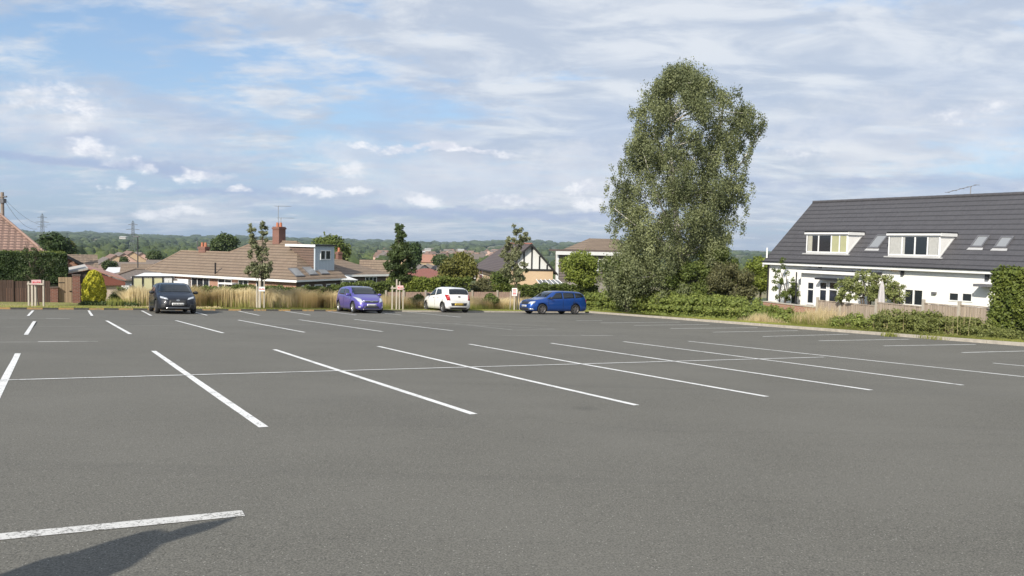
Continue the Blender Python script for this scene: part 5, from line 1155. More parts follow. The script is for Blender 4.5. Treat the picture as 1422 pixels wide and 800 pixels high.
def bush(name, label, cat, u, Y_, u0, u1, v0, v1, mat, nl, size, seed, nc=30, r=.5, depth=1., core=.5, group=None, b=None, stems=3, droop=0., up=.2, shell=.55, boxy=False):
    """shrub filling pixel box (u0..u1, v0..v1) at distance Y_"""
    t_ = plant(name, label, cat, u, Y_, group, b); x0, x1 = xof(t_, u0), xof(t_, u1); z1 = zof(t_, u, v0); z0 = max(-.1, zof(t_, u, v1)); cx = (x0+x1)/2
    cl = ballclumps(cx, 0, (z0+z1)/2, (x1-x0)/2, (x1-x0)/2*depth, (z1-z0)/2, nc, r, seed, shell)
    if boxy: q_ = random.Random(seed); cl = [(x0+(x1-x0)*f, q_.uniform(-.5, .5), z0+(z1-z0)*(.1+.9*q_.random())*(.62+.38*math.sin(math.pi*f))*q_.choice((1, .8, .95)), r*q_.uniform(.7, 1.3), r, r) for f in [q_.random() for _ in range(nc)]]
    leafcloud('foliage', t_, mat, cl, nl, size, seed, core=core, droop=droop, up=up)
    m = MB(); q = random.Random(seed)
    for _ in range(stems): m.tube([(cx+q.uniform(-.1, .1), q.uniform(-.1, .1), -.2), (cx+q.uniform(-.3, .3), q.uniform(-.2, .2), (z0+z1)*.35), (cx+q.uniform(-.5, .5)*(x1-x0)*.5, q.uniform(-.3, .3), (z0+z1)*.6)], [.05, .035, .015], 5)
    m.build('stem', BARK, t_); return t_
# shrubs around the birch foot
bush('tree', 'leafy light green bush in front of the flat dormer', 'bush', 805, 63, 774, 838, 349, 402, FL_LIGHT, 9000, .16, 31, 34, .55)
bush('shrub', 'broad olive shrub hanging under the left side of the birch', 'shrub', 868, 53.5, 828, 915, 345, 420, FL_MID, 15000, .13, 32, 44, .55, .6)
bush('shrub', 'dark shrub tucked at the foot of the birch trunk', 'shrub', 955, 51, 915, 1005, 362, 425, FL_MID, 12000, .13, 33, 34, .5, .6)
bush('shrub', 'grey-green shrub hanging under the right side of the birch', 'shrub', 990, 51.5, 960, 1030, 338, 410, FL_MID, 14000, .11, 39, 46, .42, .6, droop=.6)
bush('shrub', 'russet tinged shrub right of the birch foot', 'shrub', 1010, 47.5, 975, 1052, 358, 432, FL_RUSSET, 11000, .11, 34, 34, .42, .7)
bush('shrub', 'fresh green bush against the left end of the white house', 'shrub', 1052, 49, 1032, 1076, 354, 410, FL_LIGHT, 7000, .13, 35, 22, .4, .8)
bush('shrub', 'thin leafy shrub before the left end wall of the white house', 'shrub', 1088, 42.4, 1072, 1104, 360, 420, FL_MID, 1700, .09, 36, 40, .14, .8, core=0, boxy=True)
bush('apple_tree', 'small sparse fruit tree with reddish tinted leaves behind the wooden fence', 'tree', 1206, 37.0, 1166, 1246, 374, 420, FL_APPLE, 7500, .085, 37, 150, .15, .7, core=0, droop=.3, stems=6, boxy=True)
bush('shrub', 'small leafy bush right of the folded parasol', 'shrub', 1246, 36.4, 1230, 1258, 386, 424, FL_APPLE, 900, .08, 38, 26, .13, .7, core=0, boxy=True)
# bramble bank along the right kerb (each stretch a thing)
def bank(label, t0, t1, off, wd, h0, h1, mat, nl, size, seed, name='bramble_bush', cat='bush', r=.38, core=.5, group=None, sd=.25):
    tm = (t0+t1)/2; x, y = rk(tm, off); th_ = thing(name, label, cat, (x, y, G(x, y)-.05), math.atan2(RKD.y, RKD.x), group); q = random.Random(seed); cl = []; Ln = t1-t0
    n = int(Ln*wd/(r*r)*1.1)
    for _ in range(n):
        f = q.random(); g_ = q.random(); hh = (h0+(h1-h0)*f)*(.5+.5*math.sin(math.pi*min(1, .15+g_*.8)))*q.uniform(.8, 1.12); x_ = -Ln/2+Ln*f
        for zz in np.arange(.1, hh, r*1.3): cl.append((x_+q.uniform(-sd, sd), (g_-.35)*wd, min(zz, hh-r*.5), r*q.uniform(.8, 1.2), r, r*.85))
    # local y axis: RKD rotated +90 ; make sure +y points away from the car park
    if Vector((-RKD.y, RKD.x)).dot(RKN) < 0: cl = [(a, -b, *c) for a, b, *c in cl]
    leafcloud('foliage', th_, mat, cl, nl, size, seed, core=core, up=.3)
    # slope: shear to follow the ground
    th_.rotation_euler = (Matrix((Vector((RKD.x, RKD.y, -SLOPE*RKD.y)).normalized(), Vector((-RKD.y, RKD.x, 0)), Vector((0, SLOPE*.9, 1)))).transposed()).to_euler(); return th_
gb = 'bramble clumps along the right kerb'
def tU(u, off): return (fence_pt(u, off)-RK0).dot(RKD)
def bk(label, u0, u1, off, wd, h0, h1, mat, nl, size, seed, **k): bank(label, tU(u0, off), tU(u1, off), off, wd, h0, h1, mat, nl, size, seed, **k)
bank('bramble clump at the kerb corner beside the blue car', -4.5, tU(845, 2.6), 2.6, 2.4, 1.6, 1.5, FL_BRAMBLE, 8500, .11, 41, group=gb)
bk('tall bramble clump under the left side of the birch', 845, 895, 2.7, 2.6, 1.6, 1.5, FL_BRAMBLE, 11000, .11, 42, group=gb)
bk('bramble clump below the birch trunk', 895, 955, 2.6, 2.6, 1.5, 1.5, FL_BRAMBLE, 13000, .105, 43, group=gb)
bk('bramble clump with pale seed heads left of the russet shrub', 955, 1040, 2.4, 2.4, 1.5, 1.35, FL_BRAMBLE, 15000, .10, 44, group=gb)
bk('low bramble clump in front of the left end of the brick wall', 1040, 1112, 1.8, 1.5, 1.0, .72, FL_BRAMBLE, 12000, .09, 45, group=gb, r=.26)
bk('low dark bramble clump against the fence left of the parasol', 1160, 1226, 1.75, 1.3, .62, .72, FL_BRAMBLE, 9000, .08, 46, group=gb, r=.22)
gw = 'weed banks in front of the wooden fence'
bk('bank of tall willowherb below the patio doors', 1222, 1300, 1.7, 1.2, .86, .90, FL_WEED, 18000, .07, 47, name='weed_bank', cat='weeds', r=.2, group=gw)
bk('bank of tall willowherb sloping down towards the tall hedge', 1298, 1378, 1.7, 1.2, .90, .62, FL_WEED, 18000, .07, 48, name='weed_bank', cat='weeds', r=.2, group=gw)
bk('low green weeds at the foot of the tall hedge', 1368, 1450, 1.25, .8, .42, .35, FL_WEED, 12000, .06, 49, name='weed_bank', cat='weeds', r=.17, group=gw)
# tufts at the right kerb foot
for i, (u, v) in enumerate(((1204, 463.5), (1236, 467.5), (1303, 471.5))):
    g_ = gnd(u, v); P_ = [(g_.x+random.gauss(0, .28 if i == 2 else .15), g_.y+random.gauss(0, .3 if i == 2 else .15), -SLOPE*g_.y+.0) for _ in range(260 if i == 2 else 120)]
    setp(blades('grass_tuft', None, G_GREEN, P_, .16, .02, .9, 60+i), ['small weed tuft growing over the pale kerb, leftmost of three', 'tiny weed tuft on the pale kerb, middle one of three', 'largest grass tuft spilling over the pale kerb on the right'][i], 'grass tuft')
# tall hedge on the right
x, y = rk(29.2, 2.6); p1372 = fence_pt(1374, 2.2); hd = thing('hedge', 'tall clipped dark green hedge at the right edge of the view', 'hedge', (p1372.x, p1372.y, G(p1372.x, p1372.y)), math.atan2(RKD.y, RKD.x))
sg = 1 if Vector((-RKD.y, RKD.x)).dot(RKN) > 0 else -1
leafbox('foliage', hd, FL_HEDGETOP, 6.8, 2.0, 2.45, 2.45, 46000, .085, 51, 0., .36, .07, .25, sgn=sg)
m = MB()
for i in range(8): m.tube([(.5+i*.75, sg*.6, -.4), (.5+i*.75+.1, sg*.6, 1.6)], [.06, .04], 5)
m.build('stem', BARK, hd)
# ---- left hedge on top of the board fence
A_, B_ = PB(-140, 352, 51.9), PB(93, 352, 51.9); zt2 = PB(40, 352, 51.9).z; zl_ = PB(40, 393, 51.9).z
hl = gthing('hedge', 'deep clipped dark green hedge rising over the brown fence at the left', 'hedge', A_.x, 52.2, zl_)
w_ = B_.x-A_.x; hh = zt2-zl_
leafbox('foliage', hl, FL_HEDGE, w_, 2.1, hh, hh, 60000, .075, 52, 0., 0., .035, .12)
cl = boxclumps(.1, w_-.1, .1, 2.0, hh-.06, hh-.05, .2, 53, .15); leafcloud('sunlit_top', hl, FL_HEDGETOP, cl, 16000, .075, 53, core=0, up=.6)  # paler leaves over the top: sunlight put into the leaf colour
m = MB()
for i in range(6): m.tube([(1+i*w_/6.5, .3, -2.4), (1+i*w_/6.5, .3, .3)], .07, 5)
m.build('stem', BARK, hl)
# ---- long low hedge behind the dry grass, lighter hedges right of it
def ghedge(label, u0, u1, b, vtop, mat, seed, wd=1.0, size=.09, r=.3, nl=None, dens=900, group=None, core=.9, vb=None):
    A_, B_ = PB(u0, vtop, b), PB(u1, vtop, b); t_ = gthing('hedge', label, 'hedge', A_.x, b, group=group); Ln = B_.x-A_.x; x, y = ab(B_.x, b); drop = G(x, y)-t_.location.z
    h0 = A_.z-t_.location.z; h1 = B_.z-t_.location.z-drop; leafbox('foliage', t_, mat, Ln, wd, h0, h1, nl or int(Ln*dens*1.2), size, seed, 0., drop, .07, .2)
    m = MB()
    for i in range(max(2, int(Ln/1.5))): m.tube([(.4+i*1.5, wd/2, drop*i*1.5/Ln-.2), (.4+i*1.5, wd/2, .6+drop*i*1.5/Ln)], .04, 5)
    m.build('stem', BARK, t_); return t_
ghedge('rough green hedge behind the dry grass, from the greenhouse to the violet car', 232, 478, 50.3, 399, FL_MID, 61, .8, .10, .26, dens=1100)
ghedge('darker green hedge behind the violet car', 479, 560, 52.5, 393, FL_MID, 62, 1., .11, .3, dens=1100)
ghedge('bright yellow-green hedge behind the white car', 562, 612, 52.5, 387, FL_LIGHT, 63, 1., .12, .32, dens=1600)
ghedge('dark green hedge right of the bright one, behind the white car', 613, 655, 53, 386, FL_HEDGETOP, 64, 1., .12, .32, dens=1300)
ghedge('trimmed hedge behind the blue car', 720, 832, 51.5, 396.5, FL_MID, 65, 1.2, .11, .32, dens=1500)
ghedge('low trimmed hedge below the timbered house', 672, 716, 57., 396.5, FL_HEDGETOP, 66, .8, .12, .3, dens=900)
# wire/wood fence behind the grass right part
gf = 'low weathered fence panels between the violet and blue cars'
us = [535, 560, 590, 622, 655, 690, 722]
for i in range(len(us)-1):
    A_, B_ = PB(us[i], 410, 51.2), PB(us[i+1], 410, 51.2); x, y = ab(A_.x, 51.2); zg = float(terrain(x, y)); x2, y2 = ab(B_.x, 51.2); z2 = float(terrain(x2, y2)); Ln = B_.x-A_.x; tp_ = PB(us[i], 404.5, 51.2).z-zg
    t_ = gthing('fence_panel', 'low grey-pink board fence panel '+['right beside the violet car', 'behind the staked tree next to the violet car', 'just left of the white car', 'behind the white car', 'between the white car and the russet bush', 'left of the white notice'][i], 'fence', A_.x, 51.2, zg, group=gf)
    m = MB(); nb = int(Ln/.15); w_ = (Ln-.1)/nb
    for j in range(nb): m.box(.1+j*w_, .1+(j+1)*w_-.01, 0 if j % 2 else .012, .02 if j % 2 else .03, -.4, tp_-.05+(z2-zg)*.5*j/nb)
    m.build('boards', plain('pinkish_fence_wood', (.36, .26, .21), .9, .2, 6.), t_); box('post', t_, W_STAKE, 0, .1, -.04, .06, -.5, tp_+.06)
# shrubs between
bush('shrub', 'brown-tinged round shrub beside the white car', 'shrub', 667, 61, 648, 688, 383, 420, FL_RUSSET, 4200, .12, 71, 18, .38)
bush('shrub', 'green shrub in front of the cream brick house', 'shrub', 697, 66, 676, 716, 376, 402, FL_MID, 3600, .14, 72, 16, .45)
bush('shrub', 'small dark shrub low in the grass by the notice', 'shrub', 681, 55.5, 670, 694, 408, 424, FL_MID, 1800, .10, 73, 10, .25)
bush('shrub', 'dark green shrub left of the white car', 'shrub', 577, 53.2, 563, 594, 408, 428, FL_MID, 2600, .10, 74, 12, .3)
bush('shrub', 'dark shrub in the dry grass between the topiary and the charcoal car', 'shrub', 165, 45.5, 150, 182, 398, 424, FL_MID, 3200, .08, 75, 14, .28)
bush('shrub', 'dead brown-green weeds low in the dry grass left of the violet car', 'shrub', 425, 50, 404, 446, 413, 430, FL_RUSSET, 900, .09, 76, 16, .15, core=0)
bush('shrub', 'greenish weeds in the dry grass right of the charcoal car', 'shrub', 312, 46.5, 296, 332, 402, 424, FL_OLIVE, 1500, .09, 77, 10, .25, core=0)
# ---- mid-distance trees
def tree(label, u, Y_, u0, u1, v0, v1, mat, nl, size, seed, nc=40, r=1., name='tree', tr=.2):
    t_ = plant(name, label, 'tree', u, Y_); t_.location.z = float(terrain(t_.location.x, t_.location.y)); x0, x1 = xof(t_, u0), xof(t_, u1); z1 = zof(t_, u, v0); z0 = zof(t_, u, v1); cx = (x0+x1)/2
    cl = ballclumps(cx, 0, (z0+z1)/2, (x1-x0)/2, (x1-x0)/2, (z1-z0)/2, nc, r, seed); leafcloud('crown', t_, mat, cl, nl, size, seed, core=.6, up=.2)
    trunkmesh('trunk', t_, BARK, (cx, 0, -.5), (cx, 0, (z0+z1)/2), tr, tr*.4, seed=seed, limbs=[(.7, (cx+(x1-x0)*.25, 0, z1*.8), tr*.4), (.6, (cx-(x1-x0)*.25, .5, z1*.75), tr*.4)]); return t_
tree('large dark dome-shaped tree above the long brown roof', 310, 170, 293, 331, 324.5, 358, FL_DARK, 12000, .45, 81, 60, 1.2)
tree('bright rounded tree behind the blue-grey dormer', 458, 95, 430, 486, 326.5, 372, FL_MID, 12000, .28, 82, 50, 1.0)
tree('olive-yellow leafy tree left of the timbered house', 640, 88, 610, 664, 350, 402, FL_OLIVE, 14000, .24, 83, 60, .8)
tree('dark tree behind the pink roof at the left', 70, 80, 42, 100, 322, 362, FL_HEDGE, 6500, .22, 84, 46, .7)
tree('yellow-green tree right of the dark one at the left', 85, 130, 73, 101, 332, 356, FL_OLIVE, 4000, .3, 85, 26, .8)
tree('mid green tree between the orange roof and the olive tree', 613, 170, 599, 628, 353, 372, FL_DARK, 5000, .4, 86, 26, 1.)
tree('dark shrubby tree below the terraced houses', 151, 140, 142, 162, 362, 374, FL_DARK, 2600, .3, 87, 14, .7)
tree('small dark tree among the terrace roofs', 172, 175, 167, 178, 356, 369, FL_DARK, 1800, .35, 88, 10, .7)
tree('small tree beyond the right end of the terrace', 213, 220, 205, 224, 348, 362, FL_DARK, 2600, .45, 89, 16, 1.)
tree('low tree between brown bungalow and pear tree', 545, 78, 535, 562, 384, 402, FL_LIGHT, 3000, .18, 90, 16, .5)
tree('shadowy tree right of the dense pear tree', 573, 150, 564, 583, 335, 372, FL_HEDGE, 4500, .4, 91, 26, 1.)
# ---- young staked trees by the kerb
def young(label, u, b, vtop, crown, mat, nl, size, seed, vb, tr=.035, core=0.):
    A_ = PB(u, 420, b); x, y = ab(A_.x, b); t_ = thing('young_tree', label, 'tree', (x, y, G(x, y)), 0, 'young trees planted along the kerb')
    q = random.Random(seed); cl = []; zt_ = zof(t_, u, vtop)
    for (cu, cv, ru, rv, n, rr_) in crown:
        cx, cz_ = xof(t_, cu), zof(t_, cu, cv); s_ = y/F_PX
        for _ in range(n):
            a = q.uniform(0, 6.28); e = q.uniform(-1, 1); k_ = q.random()**.5; cl.append((cx+k_*math.cos(a)*math.sqrt(1-e*e)*ru*s_, k_*math.sin(a)*math.sqrt(1-e*e)*ru*s_*.9, cz_+k_*e*rv*s_, rr_, rr_, rr_*.9))
    leafcloud('crown', t_, mat, cl, nl, size, seed, core=core, jit=.5)
    zb = zof(t_, u, vb); limbs = [(min(.9, max(.25, (c[2]*.6)/max(zt_, 1))), (c[0], c[1], c[2]), tr*.4) for c in cl[::3]]
    trunkmesh('trunk', t_, BARK, (0, 0, -.1), (xof(t_, crown[-1][0]), 0, zt_*.93), tr, tr*.3, limbs, seed, .04); return t_
young('sparse young dark-leaved tree staked in front of the clipped hedge', 55, 47.4, 330, [(50, 370, 26, 20, 34, .14), (45, 350, 14, 14, 12, .12), (62, 342, 16, 14, 10, .11), (72, 362, 12, 12, 9, .11), (36, 378, 12, 9, 7, .10)], FL_DARK, 2600, .085, 101, 395)
young('airy young tree with twin tops staked before the long bungalow', 361, 47.4, 310, [(361, 376, 22, 15, 34, .17), (358, 352, 16, 14, 18, .16), (350, 335, 8, 12, 9, .13), (348, 319, 5, 7, 6, .13), (366, 330, 8, 12, 9, .13), (366, 316, 6, 7, 7, .13)], FL_GREY, 5600, .10, 102, 395)
young('dense dark pear-shaped tree staked between the violet and white cars', 555, 47.6, 308, [(555, 384, 17, 8, 22, .20), (555, 372, 21, 10, 34, .22), (556, 356, 20, 10, 32, .22), (556, 341, 14, 10, 22, .2), (555, 326, 8, 9, 12, .17), (554, 315, 6, 8, 7, .15)], FL_DARK, 13000, .12, 103, 398, .05, core=.35)
young('loose young tree with reddish top staked beside the white notice', 716, 47.8, 311, [(716, 377, 23, 15, 36, .2), (712, 352, 18, 14, 20, .2), (704, 336, 9, 9, 8, .16), (722, 332, 11, 13, 12, .17), (716, 318, 7, 8, 7, .15)], FL_GREY, 7000, .12, 104, 400)
# tree guards (stakes) and notices
def guard(label, us_, b, vt, rails=(), mat=W_STAKE):
    A_ = PB(us_[0][0], 420, b); x, y = ab(A_.x, b); t_ = thing('tree_guard', label, 'tree stakes', (x, y, G(x, y)), 0, 'wooden stakes around the young trees')
    for (u, v, w_) in us_: X_ = xof(t_, u); z = zof(t_, u, v); MB().box(X_-w_, X_+w_*.75, -w_*.7, w_*.7, -.2, z).build('stake', mat, t_, bevel=.006)
    for (u0, u1, v, yy) in rails: MB().box(xof(t_, u0), xof(t_, u1), yy, yy+.03, zof(t_, u0, v)-.04, zof(t_, u0, v)+.04).build('crossbar', mat, t_)
    return t_
guard('pale stakes round the young tree before the clipped hedge', [(40, 391, .045), (45, 393, .055), (49.5, 393, .05), (60.5, 389, .04)], 46.9, 391, [(39, 62, 394, -.09)])
guard('stakes holding the airy young tree before the long bungalow', [(357, 398, .05), (361, 390, .07), (367, 388, .035)], 46.9, 391)
guard('tall stakes round the dense pear-shaped tree', [(545, 397, .05), (551, 388, .05), (555, 391, .04), (560, 398, .04)], 46.9, 391, [(543, 562, 400, -.09)])
guard('thin stake beside the tree by the white notice', [(709, 404, .03), (719, 402, .04), (722, 404, .03)], 47.4, 391)
def sign(label, u, v, b, w, hgt, marks, post=False, bg=None):
    A_ = PB(u, v, b); x, y = ab(A_.x, b); zg = G(x, y); t_ = thing('notice', label, 'sign', (x, y, zg), .0); zc = A_.z-zg
    t_.rotation_euler = (0, 0, math.atan2(-x, y)*-1*-1)
    MB().box(-w/2, w/2, -.012, .012, zc-hgt/2, zc+hgt/2).build('board', bg or WHITE_UPVC, t_, bevel=.003)
    m = MB()
    for (a0, a1, b0, b1) in marks: m.box(-w/2+a0*w, -w/2+a1*w, -.0165, -.0125, zc-hgt/2+b0*hgt, zc-hgt/2+b1*hgt)
    m.build('red_lettering', REDINK, t_)
    if post: MB().box(-.045, .045, .013, .10, -.3, zc+hgt/2-.05).build('post', W_STAKE, t_)
    else: MB().box(-.02, .02, .013, .08, zc-.05, zc+.05).build('bracket', GREYPIPE, t_)
    return t_
PINKB = plain('pink_board', (.72, .45, .45), .6, .05)
cars_mark = [(.12, .26, .35, .65), (.30, .34, .35, .65), (.38, .50, .35, .50), (.54, .66, .4, .65), (.70, .74, .35, .65), (.78, .90, .35, .6)]
sign('small pink notice with red lettering on the leftmost tree stakes', 50.5, 392, 46.6, .42, .24, cars_mark, bg=PINKB)
sign('small white notice with red lettering on the stakes by the bungalow', 363.5, 401.5, 46.6, .34, .26, cars_mark)
sign('small pink notice with red lettering on the stakes of the dense tree', 556, 399.5, 46.6, .36, .26, cars_mark, bg=PINKB)
tx = [(.15, .85, .80, .88), (.2, .8, .66, .72), (.15, .85, .55, .60), (.18, .30, .22, .44), (.34, .48, .22, .44), (.52, .66, .22, .44), (.70, .82, .22, .44), (.2, .8, .10, .15)]
sign('upright white notice with red lettering on its own wooden post', 714.5, 405.5, 46.8, .34, .52, tx, post=True)
# ---- grass
rgn = np.random.default_rng(9)
def grass_patch(name, a0, a1, b0, b1, n, h, w, mat, seed, lean=.5, kind='stuff', hf=None):
    q = np.random.default_rng(seed); a = q.uniform(a0, a1, n); b = q.uniform(b0, b1, n); x = CY*a-SY*b; y = SY*a+CY*b; z = terrain(x, y)+.06
    hh = h*(.5+.7*q.random(n)); 
    if hf is not None: hh = hh*hf(a, b)
    o = blades(name, None, mat, np.stack([x, y, z], 1), hh, w, lean, seed); setp(o, kind=kind); return o
clumpy = lambda a, b: .86+.09*np.sin(a*1.1+np.sin(b*3)*1.5)+.07*np.sin(a*4.3+b)
aL, aR = PB(176, 420, 48.5).x, PB(505, 420, 48.5).x
grass_patch('tall_dry_grass', aL, aR, 47.6, 50.0, 32000, 1.12, .022, G_STRAW, 201, 1.0, hf=clumpy)
grass_patch('green_grass_in_the_dry_strip', aL-1, aR, 47.4, 50.0, 6000, .55, .02, G_GREEN, 202, .5, hf=clumpy)
a2, a3 = PB(505, 420, 49).x, PB(732, 420, 49).x
grass_patch('dry_grass_by_the_fence', a2, a3, 48.0, 51.0, 20000, .85, .022, G_STRAW, 203, 1.0, hf=clumpy)
grass_patch('green_grass_by_the_fence', a2, a3, 47.2, 51.0, 7000, .40, .022, G_GREEN, 204, .5)
grass_patch('verge_grass', -30, 33, 45.76, 48.5, 40000, .09, .022, G_GREEN, 205, .7)
grass_patch('verge_dry_grass', -30, 8, 45.9, 51.0, 16000, .13, .022, G_STRAW, 206, .7)
def rk_patch(name, t0, t1, o0, o1, n, h, w, mat, seed, lean=.5, soft=0):
    q = np.random.default_rng(seed); t_ = (t0+t1)/2+(t1-t0)*np.clip(q.normal(size=n)*.27, -.9, .9) if soft else q.uniform(t0, t1, n); o_ = q.uniform(o0, o1, n); h = h*(1-.5*np.abs(t_-(t0+t1)/2)/(t1-t0)*2*soft)*(1+.12*np.sin(t_*7)+.1*np.sin(t_*17+o_*4)); x = RK0.x+RKD.x*t_+RKN.x*o_; y = RK0.y+RKD.y*t_+RKN.y*o_
    z = terrain(x, y)+.08; return setp(blades(name, None, mat, np.stack([x, y, z], 1), h*(.5+.7*q.random(n)), w, lean, seed), kind='stuff')
rk_patch('right_verge_grass', 0, 38, .2, 1.3, 30000, .09, .02, G_GREEN, 211, .7)
rk_patch('pale_dry_grass_by_the_wall', tU(1100, 1.8), tU(1180, 1.8), 1.3, 2.6, 2600, .85, .012, G_STRAW, 212, .6, 1)
rk_patch('green_grass_by_the_wall', tU(1090, 1.8), tU(1190, 1.8), 1.2, 2.4, 2600, .5, .014, G_GREEN, 215, .6, 1)
rk_patch('dry_grass_in_the_brambles', tU(1035, 1.2), tU(1090, 1.2), .9, 1.5, 1300, .5, .014, G_STRAW, 213, .6, 1)
rk_patch('seed_stalks_in_the_willowherb', tU(1180, 2), tU(1370, 2), 1.2, 2.5, 260, .95, .008, G_STRAW, 214, .3)
# ---- far woodland, one mass
def woodland(name, rmin, rmax, az0, az1, n, seed, mat, size=(3, 6)):
    q = np.random.default_rng(seed); bm = bmesh.new(); bmesh.ops.create_icosphere(bm, subdivisions=2, radius=1); bv = np.array([v.co[:] for v in bm.verts]); bf = np.array([[v.index for v in f.verts] for f in bm.faces]); bm.free()
    r = np.exp(q.uniform(np.log(rmin), np.log(rmax), n)); az = q.uniform(az0, az1, n); keep = (np.sin(az*23+r*.004)+np.sin(az*57-r*.009)+q.normal(size=n)*.6) > -.7
    keep &= ~((az > -.2) & (r > 900) & (q.random(n) < .55))
    r, az = r[keep], az[keep]; n = len(r); x = r*np.sin(az); y = r*np.cos(az); z = terrain(x, y)
    s = q.uniform(size[0], size[1], n)*(1+.5*smooth((r-800)/2500)); nz = 1+.28*q.normal(size=(n, len(bv), 1)); sc = np.stack([s*(1+smooth((r-1000)/3000)*2.5), s*1.1, s*q.uniform(.85, 1.15, n)], 1)
    V = bv[None]*nz*sc[:, None]+np.stack([x, y, z+s*.35], 1)[:, None]; Fq = bf[None]+(np.arange(n)*len(bv))[:, None, None]
    tone = np.repeat(q.random(n)**1.5, len(bf))*.75+.25*q.random(n*len(bf)); return setp(mesh_np(name, V.reshape(-1, 3), Fq.reshape(-1, 3), mat, None, tone), kind='stuff')
FL_WOOD = foliage('wood_leaves', (.025, .045, .016), (.115, .14, .045), 0., .9); FL_WOOD2 = foliage('far_wood_leaves', (.03, .048, .022), (.09, .115, .05), 0., .95)
woodland('woodland', 330, 900, -.70, .02, 2300, 301, FL_WOOD, (2.6, 5.2))
woodland('far_woodland', 900, 5600, -.75, .45, 4200, 302, FL_WOOD2, (3.5, 7.))
woodland('valley_scrub', 260, 900, -.16, .45, 700, 303, FL_WOOD, (2., 4.))
# distant roof-tops scattered beyond: small far houses as one mass
q = np.random.default_rng(77); m = MB()
for _ in range(80):
    r_ = q.uniform(420, 1500); a_ = q.uniform(-.16, .02); x, y = r_*math.sin(a_), r_*math.cos(a_); z = float(terrain(x, y)); s_ = q.uniform(.8, 1.3); M_ = Matrix.Translation((x, y, z+2.5))@Matrix.Rotation(q.uniform(0, 3.14), 4, 'Z')
    m.box(-5*s_, 5*s_, -4, 4, -3, 3.5, 0, M_); P = [M_@Vector(p) for p in ((-5.2*s_, -4.3, 3.45), (-5.2*s_, 4.3, 3.45), (-5.2*s_, 0, 6.8))]; m.prism(P, (M_.to_3x3()@Vector((10.4*s_, 0, 0))), 1+int(q.integers(0, 2)))
m.build('distant_rooftops', [RD_W, T_PINK, T_GREYB], None, kind='stuff')
# ---- made-up sheet out of view, shaped to cast the bottom left shadow
AZ, EL = R(28), R(34)
SUN = Vector((-math.sin(AZ)*math.cos(EL), -math.cos(AZ)*math.cos(EL), math.sin(EL)))
out = [(-40, 812), (60, 776), (100, 768), (150, 752), (200, 738), (222, 735.5), (230, 740), (262, 730), (300, 723), (328, 718), (322, 722), (290, 736), (250, 748), (224, 756), (206, 770), (180, 788), (150, 800), (100, 840), (-40, 900)]
gp_ = [gnd(u, v) for u, v in out]
O_ = Vector((-3.6, 1.6, 0)); pn = Vector((-SUN.x, -SUN.y, 0)).normalized()
pl = []
for g_ in gp_:
    t_ = (O_-g_).dot(pn)/SUN.dot(pn); pl.append(g_+SUN*t_)
bz = -SLOPE*O_.y
side_ = Vector((-pn.y, pn.x, 0)); ban = thing('shadow_caster', 'made-up unseen sheet on a pole outside the left edge, shaped to cast the foreground shadow', 'shadow_caster', (O_.x, O_.y, bz), math.atan2(side_.y, side_.x))
iv = ban.matrix_basis.inverted(); lp_ = [iv@p for p in pl]
MB().prism([(p.x, p.y-.01, p.z) for p in lp_], (0, .02, 0)).build('caster_sheet', plain('dark_caster_sheet', (.08, .09, .12), .8, .1), ban)
low = min(lp_, key=lambda p: p.z); MB().tube([(low.x+.05, .03, -.05), (low.x+.05, .03, max(low.z+.3, .4))], .03, 8).build('pole', GREYPIPE, ban)  # stand for the added shadow-casting sheet
# ------------------------------------------------------------------ LIGHT, SKY, AIR
sun = bpy.data.lights.new('sun', 'SUN'); sun.energy = 4.8; sun.angle = R(.53); sun.color = (1., .93, .82); so = bpy.data.objects.new('sun', sun); COL.objects.link(so); so.rotation_euler = SUN.to_track_quat('Z', 'Y').to_euler()
W_ = bpy.data.worlds.new('World'); SC.world = W_; W_.use_nodes = True; nt = W_.node_tree; N = nt.nodes; Lk = nt.links
bg = N['Background']; bg.inputs[1].default_value = .12
sky = N.new('ShaderNodeTexSky'); sky.sky_type = 'NISHITA'; sky.sun_disc = False; sky.sun_elevation = EL; sky.sun_rotation = math.atan2(SUN.x, SUN.y); sky.air_density = 1.0; sky.dust_density = 1.2; sky.ozone_density = 2.
def wm(op, a, b=0., clamp=False):
    n = N.new('ShaderNodeMath'); n.operation = op; n.use_clamp = clamp
    for i, v in enumerate((a, b)):
        if isinstance(v, bpy.types.NodeSocket): Lk.new(v, n.inputs[i])
        else: n.inputs[i].default_value = v
    return n.outputs[0]
def wr(f, a, b, c=0., d=1.):
    n = N.new('ShaderNodeMapRange'); n.clamp = True; n.interpolation_type = 'SMOOTHSTEP'
    for i, v in enumerate((f, a, b, c, d)):
        if isinstance(v, bpy.types.NodeSocket): Lk.new(v, n.inputs[i])
        else: n.inputs[i].default_value = v
    return n.outputs[0]
def wn(vec, scale, det=5., ro=.55, dist=0., off=(0, 0, 0), sc=(1, 1, 1), rot=0.):
    mp = N.new('ShaderNodeMapping'); Lk.new(vec, mp.inputs[0]); mp.inputs['Location'].default_value = off; mp.inputs['Scale'].default_value = sc; mp.inputs['Rotation'].default_value = (0, 0, rot)
    n = N.new('ShaderNodeTexNoise'); n.inputs['Scale'].default_value = scale; n.inputs['Detail'].default_value = det; n.inputs['Roughness'].default_value = ro; n.inputs['Distortion'].default_value = dist; Lk.new(mp.outputs[0], n.inputs['Vector']); return n.outputs[0]
def wmix(f, a, b):
    n = N.new('ShaderNodeMix'); n.data_type = 'RGBA'
    for i, v in ((0, f), (6, a), (7, b)):
        if isinstance(v, bpy.types.NodeSocket): Lk.new(v, n.inputs[i])
        else: n.inputs[i].default_value = v if i == 0 else (*v, 1)
    return n.outputs[2]
